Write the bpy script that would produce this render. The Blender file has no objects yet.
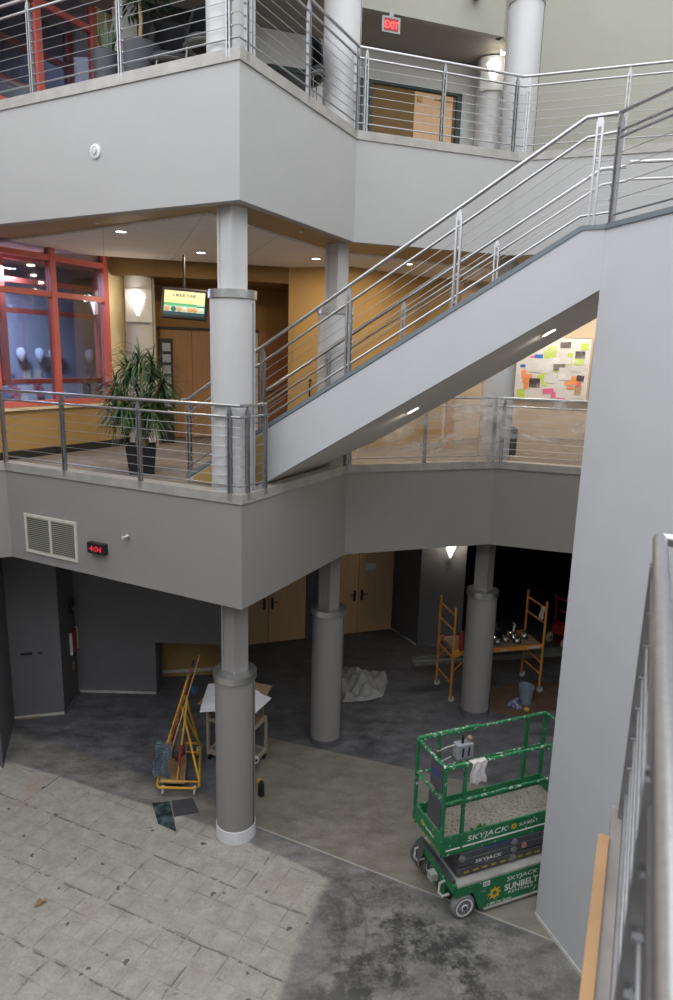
import bpy, bmesh, math, random
from mathutils import Vector, Matrix
random.seed(7)
SC = bpy.context.scene
COL = SC.collection
PI = math.pi

# ------------------------------------------------------------------ materials
def _mix(nt, fac, a, b):
    n = nt.nodes.new('ShaderNodeMix'); n.data_type = 'RGBA'
    if hasattr(fac, 'links') or hasattr(fac, 'is_linked'): nt.links.new(fac, n.inputs[0])
    else: n.inputs[0].default_value = fac
    for v, i in ((a, 6), (b, 7)):
        if isinstance(v, (tuple, list)): n.inputs[i].default_value = tuple(v[:3]) + (1,)
        else: nt.links.new(v, n.inputs[i])
    return n.outputs[2]
def _noise(nt, scale, detail=4, rough=.55, stretch=None, coord='Object'):
    tc = nt.nodes.new('ShaderNodeTexCoord')
    src = tc.outputs[coord]
    if stretch:
        mp = nt.nodes.new('ShaderNodeMapping'); mp.inputs['Scale'].default_value = stretch
        nt.links.new(src, mp.inputs[0]); src = mp.outputs[0]
    n = nt.nodes.new('ShaderNodeTexNoise'); n.inputs['Scale'].default_value = scale
    n.inputs['Detail'].default_value = detail; n.inputs['Roughness'].default_value = rough
    nt.links.new(src, n.inputs['Vector'])
    return n.outputs['Fac']
def _ramp(nt, fac, p0, p1, c0=(0,0,0), c1=(1,1,1)):
    r = nt.nodes.new('ShaderNodeValToRGB'); e = r.color_ramp.elements
    e[0].position = p0; e[1].position = p1
    e[0].color = tuple(c0)+(1,); e[1].color = tuple(c1)+(1,)
    nt.links.new(fac, r.inputs[0]); return r.outputs[0]
def _math(nt, op, a, b=None, clamp=False):
    n = nt.nodes.new('ShaderNodeMath'); n.operation = op; n.use_clamp = clamp
    for v, i in ((a, 0), (b, 1)):
        if v is None: continue
        if isinstance(v, (int, float)): n.inputs[i].default_value = v
        else: nt.links.new(v, n.inputs[i])
    return n.outputs[0]
def _bump(nt, bsdf, h, strength, dist=.01):
    b = nt.nodes.new('ShaderNodeBump'); b.inputs['Strength'].default_value = strength
    b.inputs['Distance'].default_value = dist
    nt.links.new(h, b.inputs['Height']); nt.links.new(b.outputs[0], bsdf.inputs['Normal'])
def new_mat(name):
    m = bpy.data.materials.new(name); m.use_nodes = True
    nt = m.node_tree; return m, nt, nt.nodes['Principled BSDF']
def mat(name, col, rough=.6, metal=0., var=.06, scale=6., bump=.0, stretch=None, spec=.5, col2=None, p=(.3,.7)):
    m, nt, b = new_mat(name)
    c2 = col2 if col2 else tuple(min(1, c*(1+var)) for c in col)
    c1 = col if col2 else tuple(c*(1-var) for c in col)
    f = _noise(nt, scale, stretch=stretch)
    r = _ramp(nt, f, p[0], p[1], c1, c2)
    nt.links.new(r, b.inputs['Base Color'])
    b.inputs['Roughness'].default_value = rough; b.inputs['Metallic'].default_value = metal
    b.inputs['Specular IOR Level'].default_value = spec
    if bump: _bump(nt, b, _noise(nt, scale*8, stretch=stretch), bump)
    return m
def glow(name, col, strength):
    m, nt, b = new_mat(name)
    b.inputs['Base Color'].default_value = tuple(col)+(1,)
    b.inputs['Emission Color'].default_value = tuple(col)+(1,)
    b.inputs['Emission Strength'].default_value = strength
    return m

M = {}
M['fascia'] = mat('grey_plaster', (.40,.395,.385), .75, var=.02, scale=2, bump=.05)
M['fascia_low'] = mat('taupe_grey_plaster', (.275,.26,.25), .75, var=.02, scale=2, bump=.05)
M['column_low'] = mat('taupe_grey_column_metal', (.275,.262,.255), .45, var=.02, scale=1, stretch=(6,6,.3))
M['stairpaint'] = mat('pale_grey_paint', (.50,.505,.52), .7, var=.02, scale=2, bump=.04)
M['tower'] = mat('tower_grey_paint', (.52,.525,.54), .7, var=.02, scale=2, bump=.04)
M['column'] = mat('light_grey_column_metal', (.53,.525,.52), .45, var=.02, scale=1, stretch=(6,6,.3))
M['collar'] = mat('brushed_collar', (.55,.55,.54), .32, .9, var=.08, scale=10, stretch=(1,1,6))
M['slate'] = mat('slate_blue_paint', (.172,.17,.180), .7, var=.05, scale=3, bump=.05)
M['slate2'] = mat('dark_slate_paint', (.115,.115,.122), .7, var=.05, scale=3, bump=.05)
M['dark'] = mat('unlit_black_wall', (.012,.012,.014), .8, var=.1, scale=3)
M['ochre'] = mat('ochre_paint', (.42,.27,.10), .7, var=.03, scale=3, bump=.04)
M['ochre_d'] = mat('deep_ochre_paint', (.33,.19,.065), .7, var=.03, scale=3, bump=.04)  # the ochre paint again, darkened for the shade on the recessed walls
M['cream'] = mat('cream_paint', (.80,.68,.42), .7, var=.02, scale=3, bump=.03)
M['beige'] = mat('warm_beige_panel', (.52,.42,.31), .6, var=.04, scale=3)
M['white'] = mat('white_paint', (.62,.62,.60), .7, var=.02, scale=3, bump=.03)
M['greige'] = mat('greige_paint', (.36,.355,.30), .8, var=.02, scale=2, bump=.03)
M['soffit'] = mat('tan_soffit_paint', (.36,.25,.12), .55, var=.03, scale=2)
M['stairunder'] = mat('taupe_underside_paint', (.66,.62,.58), .6, var=.03, scale=2)
M['upceil'] = mat('taupe_ceiling_paint', (.30,.28,.25), .6, var=.03, scale=2)
M['kerb'] = mat('stone_kerb', (.35,.335,.31), .45, var=.14, scale=5, bump=.1)
M['bluegrey'] = mat('bluegrey_trim', (.16,.19,.21), .5, var=.05, scale=4)
M['steel'] = mat('brushed_stainless', (.47,.47,.475), .33, .95, var=.1, scale=20, stretch=(4,4,.6))
M['steel_d'] = mat('satin_steel_post', (.34,.34,.345), .42, .85, var=.1, scale=20)
M['cable'] = mat('steel_cable', (.42,.42,.42), .4, .85, var=.1, scale=30)
M['red'] = mat('coral_red_frame', (.60,.14,.11), .45, var=.06, scale=4)
M['black'] = mat('black_plastic', (.015,.015,.017), .45, var=.1, scale=10)
M['blackrub'] = mat('dark_cove_rubber', (.025,.022,.020), .6, var=.1, scale=10)
M['rubber'] = mat('grey_tyre_rubber', (.20,.20,.19), .8, var=.15, scale=20)
M['gwhite'] = mat('dusty_white', (.55,.54,.51), .7, var=.12, scale=12)
M['papermat'] = mat('white_paper', (.75,.75,.77), .8, var=.04, scale=8)
M['yellow'] = mat('worn_yellow_paint', (.62,.34,.035), .45, var=.15, scale=14)
M['orange'] = mat('scaffold_orange_paint', (.68,.27,.04), .45, var=.15, scale=14)
M['redp'] = mat('red_paint', (.36,.025,.02), .4, var=.1, scale=9)
M['wood'] = mat('raw_timber', (.45,.28,.12), .65, var=.18, scale=3, stretch=(1,1,8))
M['batten'] = mat('weathered_batten', (.30,.175,.08), .7, var=.2, scale=3)
M['ply'] = mat('plywood', (.30,.20,.12), .7, var=.15, scale=4, stretch=(1,5,1))
M['chrome'] = mat('polished_chrome', (.8,.8,.8), .08, 1., var=.05, scale=4)
M['cardb'] = mat('brown_floor_paper', (.12,.075,.045), .8, var=.2, scale=4)
M['galv'] = mat('dull_aluminium', (.27,.28,.27), .5, .6, var=.12, scale=8)
M['leaf'] = mat('dark_green_leaf', (.035,.085,.025), .45, var=.35, scale=12)
M['leaf2'] = mat('deep_green_leaf', (.02,.06,.025), .45, var=.35, scale=12)
M['cane'] = mat('tan_cane', (.28,.20,.10), .8, var=.2, scale=18)
M['pot'] = mat('charcoal_pot', (.06,.065,.075), .5, var=.08, scale=5)
M['pot2'] = mat('slate_grey_pot', (.04,.043,.052), .5, var=.08, scale=5)
M['soil'] = mat('bark_soil', (.14,.11,.08), .9, var=.4, scale=40)
M['gold'] = mat('brass', (.4,.28,.1), .4, .7)
M['navy'] = mat('navy_paint', (.02,.03,.09), .5)
M['cloth'] = mat('white_rag', (.62,.58,.57), .9, var=.15, scale=20)
M['bluecloth'] = mat('blue_white_rag', (.035,.07,.11), .9, col2=(.22,.27,.30), scale=55, p=(.40,.65))
M['bucket'] = mat('pale_blue_plastic', (.22,.28,.34), .5, var=.15, scale=14)
M['purple'] = mat('purple_print', (.03,.02,.10), .7, col2=(.35,.33,.45), scale=40, p=(.62,.68))
M['doorwood'] = None

def wood_mat(name, c1, c2, rough=.5):
    m, nt, b = new_mat(name)
    f = _noise(nt, 3, 5, .6, stretch=(9, 9, .35))
    g = _noise(nt, 40, 2, .5, stretch=(5, 5, .15))
    f2 = _math(nt, 'ADD', _math(nt, 'MULTIPLY', f, .75), _math(nt, 'MULTIPLY', g, .25))
    nt.links.new(_ramp(nt, f2, .35, .65, c1, c2), b.inputs['Base Color'])
    b.inputs['Roughness'].default_value = rough
    return m
M['doorwood'] = wood_mat('maple_door_veneer', (.38,.215,.105), (.46,.27,.14))
M['doorwood_g'] = wood_mat('maple_door_veneer_ground', (.62,.40,.22), (.72,.48,.28))  # same maple, colour lifted in place of missing ambient light
M['matblack'] = mat('matt_black_shell', (.012,.012,.013), .75, var=.1, spec=.15)
M['ochre_dark'] = mat('dark_ochre_paint', (.19,.11,.035), .7, var=.03, scale=3)  # ochre darkened to offset the lamps close to the bulkhead
M['doorwood_w'] = wood_mat('warm_maple_panel', (.34,.19,.085), (.42,.25,.12))
M['doorwood_r'] = wood_mat('reddish_door_veneer', (.33,.15,.07), (.40,.19,.09))

def carpet_mat():
    m, nt, b = new_mat('taupe_pattern_carpet')
    f = _noise(nt, 4, 3, .6, stretch=(1, 6, 1)); g = _noise(nt, 60, 2, .6)
    f2 = _math(nt, 'ADD', _math(nt, 'MULTIPLY', f, .7), _math(nt, 'MULTIPLY', g, .3))
    nt.links.new(_ramp(nt, f2, .38, .62, (.13,.105,.085), (.26,.225,.19)), b.inputs['Base Color'])
    b.inputs['Roughness'].default_value = .95
    return m
M['carpet'] = carpet_mat()

def ceil_tile_mat():
    m, nt, b = new_mat('ceiling_tile_grid')
    tc = nt.nodes.new('ShaderNodeTexCoord')
    mp = nt.nodes.new('ShaderNodeMapping'); mp.inputs['Rotation'].default_value = (0, 0, math.radians(-18.8))
    nt.links.new(tc.outputs['Object'], mp.inputs[0])
    br = nt.nodes.new('ShaderNodeTexBrick'); br.offset = 0
    br.inputs['Color1'].default_value = (.74,.70,.66,1); br.inputs['Color2'].default_value = (.77,.73,.69,1)
    br.inputs['Mortar'].default_value = (.55,.51,.48,1); br.inputs['Scale'].default_value = 1
    br.inputs['Mortar Size'].default_value = .008; br.inputs['Brick Width'].default_value = 1.2
    br.inputs['Row Height'].default_value = .6
    nt.links.new(mp.outputs[0], br.inputs['Vector']); nt.links.new(br.outputs[0], b.inputs['Base Color'])
    b.inputs['Roughness'].default_value = .9
    return m
M['tiles'] = ceil_tile_mat()

def side_fn(nt, P, Q):
    """signed distance to line PQ (left positive) from object coordinates"""
    dx, dy = Q[0]-P[0], Q[1]-P[1]; l = math.hypot(dx, dy); nx, ny = -dy/l, dx/l
    tc = nt.nodes.new('ShaderNodeTexCoord'); s = nt.nodes.new('ShaderNodeSeparateXYZ')
    nt.links.new(tc.outputs['Object'], s.inputs[0])
    a = _math(nt, 'MULTIPLY', s.outputs[0], nx); c = _math(nt, 'MULTIPLY', s.outputs[1], ny)
    return _math(nt, 'SUBTRACT', _math(nt, 'ADD', a, c), P[0]*nx+P[1]*ny)
def soft(nt, d, w, off=0.):
    """0..1 step at d=off with width w"""
    return _math(nt, 'ADD', _math(nt, 'DIVIDE', _math(nt, 'SUBTRACT', d, off), w), .5, True)

def floor_mat():
    m, nt, b = new_mat('stripped_concrete_floor')
    wob = _math(nt, 'MULTIPLY', _math(nt, 'SUBTRACT', _noise(nt, 1.6, 4, .65), .5), .5)
    def wobbled(d, k=1.): return _math(nt, 'ADD', d, _math(nt, 'MULTIPLY', wob, k))
    # base colours
    streak = _noise(nt, 2.2, 5, .65, stretch=(1, 1.8, 1)); fine = _noise(nt, 30, 4, .6)
    sl = _math(nt, 'ADD', _math(nt, 'MULTIPLY', streak, .75), _math(nt, 'MULTIPLY', fine, .25))
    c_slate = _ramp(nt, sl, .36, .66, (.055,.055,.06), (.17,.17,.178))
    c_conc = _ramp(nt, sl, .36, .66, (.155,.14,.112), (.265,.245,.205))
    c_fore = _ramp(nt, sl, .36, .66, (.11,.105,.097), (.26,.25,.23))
    # black smudges in the foreground
    sm = _ramp(nt, _math(nt, 'ADD', _math(nt,'MULTIPLY',_noise(nt, 1.3, 6, .72),.7), _math(nt,'MULTIPLY',_noise(nt, 9, 5, .75),.3)), .47, .56)
    # keep smudges in one patch
    tc = nt.nodes.new('ShaderNodeTexCoord'); vm = nt.nodes.new('ShaderNodeVectorMath'); vm.operation = 'DISTANCE'
    nt.links.new(tc.outputs['Object'], vm.inputs[0]); vm.inputs[1].default_value = (1.05, 6.45, 0)
    near = _math(nt, 'SUBTRACT', 1.0, soft(nt, vm.outputs['Value'], 1.3, 1.3), True)
    smf = _math(nt, 'MULTIPLY', _math(nt, 'MULTIPLY', sm, near), .92)
    c_fore = _mix(nt, smf, c_fore, (.035,.035,.033))
    # pale thinset with the ghost of a tile grid
    mp = nt.nodes.new('ShaderNodeMapping'); mp.inputs['Rotation'].default_value = (0, 0, math.radians(24))
    nt.links.new(tc.outputs['Object'], mp.inputs[0])
    br = nt.nodes.new('ShaderNodeTexBrick'); br.offset = 0; br.inputs['Scale'].default_value = 1
    br.inputs['Mortar Size'].default_value = .012; br.inputs['Brick Width'].default_value = .305; br.inputs['Row Height'].default_value = .305
    br.inputs['Mortar Smooth'].default_value = .3
    nt.links.new(mp.outputs[0], br.inputs['Vector'])
    wv = nt.nodes.new('ShaderNodeTexWave'); wv.inputs['Scale'].default_value = 16; wv.inputs['Distortion'].default_value = 1.5
    wv.bands_direction = 'Y'
    nt.links.new(mp.outputs[0], wv.inputs['Vector'])
    pal = _math(nt, 'ADD', _math(nt, 'MULTIPLY', _noise(nt, 5, 5, .65), .6), _math(nt, 'MULTIPLY', fine, .4))
    c_pale = _ramp(nt, pal, .38, .62, (.28,.262,.225), (.415,.395,.345))
    brk = _ramp(nt, _noise(nt, 2.6, 4, .7), .52, .56, (.22,.22,.22), (1,1,1))
    c_pale = _mix(nt, _math(nt, 'MULTIPLY', _math(nt, 'MULTIPLY', br.outputs['Fac'], brk), .62), c_pale, (.17,.16,.145))
    b2 = nt.nodes.new('ShaderNodeTexBrick'); b2.offset = .37; b2.inputs['Scale'].default_value = 1
    b2.inputs['Mortar Size'].default_value = .016; b2.inputs['Brick Width'].default_value = 4.0; b2.inputs['Row Height'].default_value = .915; b2.inputs['Mortar Smooth'].default_value = .5
    wm = nt.nodes.new('ShaderNodeVectorMath'); wm.operation = 'ADD'
    nz = nt.nodes.new('ShaderNodeTexNoise'); nz.inputs['Scale'].default_value = 3; nt.links.new(mp.outputs[0], nz.inputs['Vector'])
    sc_ = nt.nodes.new('ShaderNodeVectorMath'); sc_.operation = 'SCALE'; sc_.inputs['Scale'].default_value = .05; nt.links.new(nz.outputs['Color'], sc_.inputs[0])
    nt.links.new(mp.outputs[0], wm.inputs[0]); nt.links.new(sc_.outputs[0], wm.inputs[1]); nt.links.new(wm.outputs[0], b2.inputs['Vector'])
    m2 = _ramp(nt, _noise(nt, 3.4, 5, .75), .47, .52)
    c_pale = _mix(nt, _math(nt, 'MULTIPLY', _math(nt, 'MULTIPLY', b2.outputs['Fac'], m2), .85), c_pale, (.09,.088,.082))
    smear = _ramp(nt, _noise(nt, 1.7, 4, .6, stretch=(1,1.5,1)), .52, .68)
    c_pale = _mix(nt, _math(nt, 'MULTIPLY', smear, .3), c_pale, (.50,.485,.45))
    chips = _ramp(nt, _noise(nt, 7, 3, .5, stretch=(1,1.6,1)), .69, .72)
    c_pale = _mix(nt, _math(nt, 'MULTIPLY', chips, .7), c_pale, (.15,.145,.135))
    rust = _ramp(nt, _noise(nt, .9, 3, .5), .60, .75)
    c_pale = _mix(nt, _math(nt, 'MULTIPLY', rust, .35), c_pale, (.36,.25,.17))
    c_pale = _mix(nt, _math(nt, 'MULTIPLY', wv.outputs['Fac'], .26), c_pale, (.2,.19,.17))
    # regions
    S1a, S1b = (-1.22, 11.1), (1.46, 10.2)
    S2a, S2b = (-1.06, 8.70), (1.15, 7.62)
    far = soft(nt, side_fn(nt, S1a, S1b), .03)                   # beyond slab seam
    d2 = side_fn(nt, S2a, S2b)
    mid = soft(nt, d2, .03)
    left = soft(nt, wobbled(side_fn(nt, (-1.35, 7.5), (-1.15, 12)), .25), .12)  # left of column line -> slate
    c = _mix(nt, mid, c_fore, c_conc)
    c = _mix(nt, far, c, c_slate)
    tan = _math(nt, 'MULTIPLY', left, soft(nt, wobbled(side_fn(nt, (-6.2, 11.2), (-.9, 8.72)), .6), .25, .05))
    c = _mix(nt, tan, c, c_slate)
    e1 = soft(nt, wobbled(side_fn(nt, (-5.77, 10.28), (-1.3, 8.5)), .35), .05)
    e1b = soft(nt, wobbled(side_fn(nt, (-1.6, 8.62), (.05, 7.72)), .35), .05)
    e2 = soft(nt, wobbled(side_fn(nt, (-.62, 5.6), (.02, 7.75)), .5), .10)      # left of this line is pale
    pale = _math(nt, 'MULTIPLY', _math(nt, 'SUBTRACT', 1., _math(nt, 'MAXIMUM', _math(nt,'MULTIPLY',e1,1.), e1b), True), e2)
    c = _mix(nt, pale, c, c_pale)
    # white plaster dribbles along the seam between slabs
    seam = _math(nt, 'SUBTRACT', 1., _math(nt, 'DIVIDE', _math(nt, 'ABSOLUTE', wobbled(d2, .05)), .022), True)
    rt = soft(nt, side_fn(nt, (-1.0, 12), (-1.3, 6)), .1)
    seam = _math(nt, 'MULTIPLY', seam, rt)
    c = _mix(nt, _math(nt, 'MULTIPLY', seam, .55), c, (.5,.49,.46))
    # scuffs and tyre arcs
    sc = _ramp(nt, _noise(nt, 3.2, 6, .75, stretch=(1,2.6,1)), .60, .66)
    c = _mix(nt, _math(nt, 'MULTIPLY', sc, .16), c, (.42,.42,.42))
    rg = nt.nodes.new('ShaderNodeVectorMath'); rg.operation = 'DISTANCE'
    nt.links.new(tc.outputs['Object'], rg.inputs[0]); rg.inputs[1].default_value = (-.55, 6.9, 0)
    for R in (.78, 1.05):
        ring = _math(nt, 'SUBTRACT', 1., _math(nt, 'DIVIDE', _math(nt, 'ABSOLUTE', _math(nt, 'SUBTRACT', rg.outputs['Value'], R)), .035), True)
        ring = _math(nt, 'MULTIPLY', _math(nt,'MULTIPLY',ring,_math(nt,'SUBTRACT',1.,pale)), .4)
        c = _mix(nt, ring, c, (.07,.06,.05))
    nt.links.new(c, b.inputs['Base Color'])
    b.inputs['Roughness'].default_value = .62
    rr = _ramp(nt, streak, .3, .7, (.42,.42,.42), (.8,.8,.8)); nt.links.new(rr, b.inputs['Roughness'])
    hh = _math(nt, 'ADD', _math(nt, 'MULTIPLY', pal, .6), _math(nt, 'MULTIPLY', _math(nt,'MULTIPLY',br.outputs['Fac'],pale), -.6))
    _bump(nt, b, hh, .35, .02)
    return m
M['floor'] = floor_mat()

def glass_mat(name, tint=(.75,.8,.9), t=.96):
    m, nt, b = new_mat(name)
    out = nt.nodes['Material Output']; mx = nt.nodes.new('ShaderNodeMixShader')
    tr = nt.nodes.new('ShaderNodeBsdfTransparent'); tr.inputs[0].default_value = tuple(tint)+(1,)
    gl = nt.nodes.new('ShaderNodeBsdfGlossy'); gl.inputs['Roughness'].default_value = .03
    lw = nt.nodes.new('ShaderNodeLayerWeight'); lw.inputs[0].default_value = .35
    f = _math(nt, 'ADD', _math(nt, 'MULTIPLY', lw.outputs['Fresnel'], .35), 1-t, True)
    nt.links.new(f, mx.inputs[0]); nt.links.new(tr.outputs[0], mx.inputs[1]); nt.links.new(gl.outputs[0], mx.inputs[2])
    nt.links.new(mx.outputs[0], out.inputs[0]); nt.nodes.remove(b)
    return m
M['glass'] = glass_mat('window_glass')
def film_mat():
    m, nt, b = new_mat('translucent_poly_sheeting')
    out = nt.nodes['Material Output']; mx = nt.nodes.new('ShaderNodeMixShader')
    tr = nt.nodes.new('ShaderNodeBsdfTransparent'); tr.inputs[0].default_value = (.95,.95,.95,1)
    b.inputs['Base Color'].default_value = (.85,.85,.84,1); b.inputs['Roughness'].default_value = .25; _bump(nt, b, _noise(nt, 5, 4, .6, stretch=(1,1,4)), .6, .05)
    f = _ramp(nt, _noise(nt, 1.3, 3, .6, stretch=(1,1,2.2)), .42, .75, (.13,.13,.13), (.60,.60,.60))
    nt.links.new(f, mx.inputs[0]); nt.links.new(tr.outputs[0], mx.inputs[1]); nt.links.new(b.outputs[0], mx.inputs[2])
    nt.links.new(mx.outputs[0], out.inputs[0])
    return m
M['film'] = film_mat()
M['film_l'] = M['film'].copy()
for n_ in M['film_l'].node_tree.nodes:
    if n_.type == 'VALTORGB': n_.color_ramp.elements[0].color = (.02,.02,.02,1); n_.color_ramp.elements[1].color = (.4,.4,.4,1)
def heap_mat():
    m, nt, b = new_mat('crumpled_plastic')
    out = nt.nodes['Material Output']; mx = nt.nodes.new('ShaderNodeMixShader')
    tr = nt.nodes.new('ShaderNodeBsdfTransparent')
    b.inputs['Base Color'].default_value = (.5,.5,.49,1); b.inputs['Roughness'].default_value = .35
    mx.inputs[0].default_value = .62
    nt.links.new(tr.outputs[0], mx.inputs[1]); nt.links.new(b.outputs[0], mx.inputs[2]); nt.links.new(mx.outputs[0], out.inputs[0])
    return m
M['heap'] = heap_mat()
def spatter(name, base, fleck=(.62,.62,.58), lo=.60, hi=.64, scale=14, rough=.5):
    m, nt, b = new_mat(name)
    f = _ramp(nt, _noise(nt, scale, 5, .7), lo, hi)
    f2 = _ramp(nt, _noise(nt, 3, 3, .6), .3, .7, tuple(c*.8 for c in base), tuple(c*1.2 for c in base))
    nt.links.new(_mix(nt, f, f2, fleck), b.inputs['Base Color'])
    b.inputs['Roughness'].default_value = rough
    return m
M['green'] = spatter('paint_flecked_green', (.012,.17,.062), lo=.62, hi=.66)
M['green_rail'] = spatter('paint_spattered_green_rail', (.012,.18,.066), lo=.56, hi=.60, scale=20)
M['deckgrit'] = spatter('gritty_deck', (.30,.275,.22), (.13,.12,.10), .50, .60, 45, .9)
M['liftgrey'] = spatter('charcoal_grey_steel', (.07,.07,.08), (.4,.4,.4), .70, .74, 12)
M['liftwhite'] = spatter('dusty_pale_tray', (.42,.41,.38), (.2,.2,.18), .62, .72, 9)
M['decalw'] = mat('white_lettering', (.75,.78,.75), .6, var=.03)
M['decaly'] = mat('yellow_lettering', (.70,.46,.04), .6, var=.05)
M['hazard'] = mat('hazard_yellow', (.42,.36,.06), .6, var=.2, scale=20)
M['lamp'] = glow('frosted_sconce_glass', (1,.97,.90), 6.)
M['lampdim'] = glow('frosted_sconce_glass_far', (1,.93,.80), 9.)
M['down'] = glow('downlight_lens', (1,.96,.88), 9.)
M['exit'] = glow('exit_letters_red', (1,.06,.05), 1.6)
M['led'] = glow('clock_led_red', (.9,.02,.05), .8)
M['tvy'] = glow('screen_pale_yellow', (.85,.80,.42), .75)
M['tvg'] = glow('screen_green_band', (.12,.50,.22), .6)
M['tvt'] = glow('screen_teal_band', (.35,.72,.62), .6)
M['tvd'] = glow('screen_dark_teal', (.02,.07,.09), .5)
M['tvo'] = glow('screen_food_orange', (.75,.36,.14), .6)
M['tvk'] = glow('screen_dark_text', (.08,.16,.12), .4)
M['tvw'] = glow('screen_food_white', (.75,.70,.55), .6)

# ------------------------------------------------------------------ mesh builder
MATS = {}            # object name -> world matrix of things
class MB:
    def __init__(s, T=None):
        s.v = []; s.f = []; s.T = T or Matrix.Identity(4); s.smooth = []
    def av(s, p): s.v.append(s.T @ Vector(p)); return len(s.v)-1
    def af(s, idx, sm=False): s.f.append(tuple(idx)); s.smooth.append(sm)
    def box(s, c, d, R=None):
        b = len(s.v); c = Vector(c)
        for z in (-.5, .5):
            for x, y in ((-.5,-.5), (.5,-.5), (.5,.5), (-.5,.5)):
                q = Vector((x*d[0], y*d[1], z*d[2]))
                if R is not None: q = R @ q
                s.av(c+q)
        for f in ((3,2,1,0), (4,5,6,7), (0,1,5,4), (1,2,6,5), (2,3,7,6), (3,0,4,7)): s.af([b+i for i in f])
        return s
    def bbox(s, a, b_):
        return s.box([(a[i]+b_[i])/2 for i in range(3)], [abs(a[i]-b_[i]) for i in range(3)])
    def beam(s, p, q, w, h, up=(0,0,1)):
        p, q = Vector(p), Vector(q); d = q-p; L = d.length; d.normalize()
        u = Vector(up)
        if abs(d.dot(u)) > .99: u = Vector((0,1,0))
        x = d.cross(u).normalized(); z = x.cross(d).normalized()
        R = Matrix((x, d, z)).transposed()
        return s.box((p+q)/2, (w, L, h), R)
    def tube(s, pts, r, seg=10, cap=True, closed=False):
        pts = [Vector(p) for p in pts]; n = len(pts); rings = []
        rs = r if isinstance(r, (list, tuple)) else [r]*n
        prev = None
        for i, p in enumerate(pts):
            if closed: t = (pts[(i+1) % n]-pts[i-1])
            elif i == 0: t = pts[1]-pts[0]
            elif i == n-1: t = pts[-1]-pts[-2]
            else: t = (pts[i+1]-pts[i]).normalized()+(pts[i]-pts[i-1]).normalized()
            t.normalize()
            if prev is None:
                u = Vector((0,0,1)) if abs(t.z) < .9 else Vector((1,0,0))
                a = t.cross(u).normalized()
            else:
                a = (prev - t*prev.dot(t)).normalized()
            prev = a; b = t.cross(a)
            k = 1.
            if not closed and 0 < i < n-1:
                c = (pts[i+1]-pts[i]).normalized().dot((pts[i]-pts[i-1]).normalized()); k = 1/max(.6, math.sqrt((1+c)/2))
            rings.append([s.av(p+(a*math.cos(2*PI*j/seg)+b*math.sin(2*PI*j/seg))*rs[i]*(k if False else 1)) for j in range(seg)])
        m = n if closed else n-1
        for i in range(m):
            A, B = rings[i], rings[(i+1) % n]
            for j in range(seg): s.af((A[j], A[(j+1) % seg], B[(j+1) % seg], B[j]), True)
        if cap and not closed:
            s.af(rings[0][::-1]); s.af(rings[-1])
        return s
    def lathe(s, prof, c=(0,0,0), seg=32, R=None, ang=2*PI):
        c = Vector(c); rings = []
        for r, z in prof:
            ring = []
            for j in range(seg):
                a = ang*j/seg; q = Vector((r*math.cos(a), r*math.sin(a), z))
                if R is not None: q = R @ q
                ring.append(s.av(c+q))
            rings.append(ring)
        for i in range(len(rings)-1):
            A, B = rings[i], rings[i+1]
            for j in range(seg): s.af((A[j], A[(j+1) % seg], B[(j+1) % seg], B[j]), True)
        if prof[0][0] > 1e-5: s.af(rings[0][::-1])
        if prof[-1][0] > 1e-5: s.af(rings[-1])
        return s
    def prism(s, poly, z0, z1):
        """poly counter-clockwise in xy"""
        n = len(poly)
        a = [s.av((p[0], p[1], z0)) for p in poly]; b = [s.av((p[0], p[1], z1)) for p in poly]
        s.af(a[::-1]); s.af(b)
        for i in range(n): s.af((a[i], a[(i+1) % n], b[(i+1) % n], b[i]))
        return s
    def wall(s, P, Q, z0, z1, th=.15, side=1):
        """vertical slab on line PQ; thickness goes to the left (side=1) of P->Q"""
        dx, dy = Q[0]-P[0], Q[1]-P[1]; l = math.hypot(dx, dy); nx, ny = -dy/l*th*side, dx/l*th*side
        poly = [P, Q, (Q[0]+nx, Q[1]+ny), (P[0]+nx, P[1]+ny)]
        if side < 0: poly = poly[::-1]
        return s.prism(poly, z0, z1)
    def extr(s, poly3, n, th):
        """extrude a planar 3D polygon by vector n*th"""
        n = Vector(n).normalized()*th; k = len(poly3)
        a = [s.av(p) for p in poly3]; b = [s.av(Vector(p)+n) for p in poly3]
        s.af(a[::-1]); s.af(b)
        for i in range(k): s.af((a[i], a[(i+1) % k], b[(i+1) % k], b[i]))
        return s
    def grid(s, fn, nu, nv, sm=True, th=0):
        idx = [[s.av(fn(i/nu, j/nv)) for j in range(nv+1)] for i in range(nu+1)]
        for i in range(nu):
            for j in range(nv): s.af((idx[i][j], idx[i+1][j], idx[i+1][j+1], idx[i][j+1]), sm)
        return s
    def build(s, name, m, parent=None, **props):
        me = bpy.data.meshes.new(name)
        if parent is not None:
            Mw = Matrix(parent['_m4']) if False else MATS[parent.name]
            inv = Mw.inverted(); vs = [inv @ v for v in s.v]; W = Mw
        else:
            xs = [v.x for v in s.v]; ys = [v.y for v in s.v]; zs = [v.z for v in s.v]
            if props.get('origin') is not None: o = Vector(props.pop('origin'))
            else: o = Vector(((min(xs)+max(xs))/2, (min(ys)+max(ys))/2, min(zs)))
            W = Matrix.Translation(o); vs = [v-o for v in s.v]
        props.pop('origin', None)
        me.from_pydata([tuple(v) for v in vs], [], s.f)
        bm = bmesh.new(); bm.from_mesh(me); bmesh.ops.recalc_face_normals(bm, faces=bm.faces); bm.to_mesh(me); bm.free()
        for p, sm in zip(me.polygons, s.smooth): p.use_smooth = sm
        if any(s.smooth): me.set_sharp_from_angle(angle=math.radians(38))
        me.materials.append(m)
        o_ = bpy.data.objects.new(name, me); COL.objects.link(o_)
        if parent is not None: o_.parent = parent
        else: o_.location = W.translation
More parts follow.
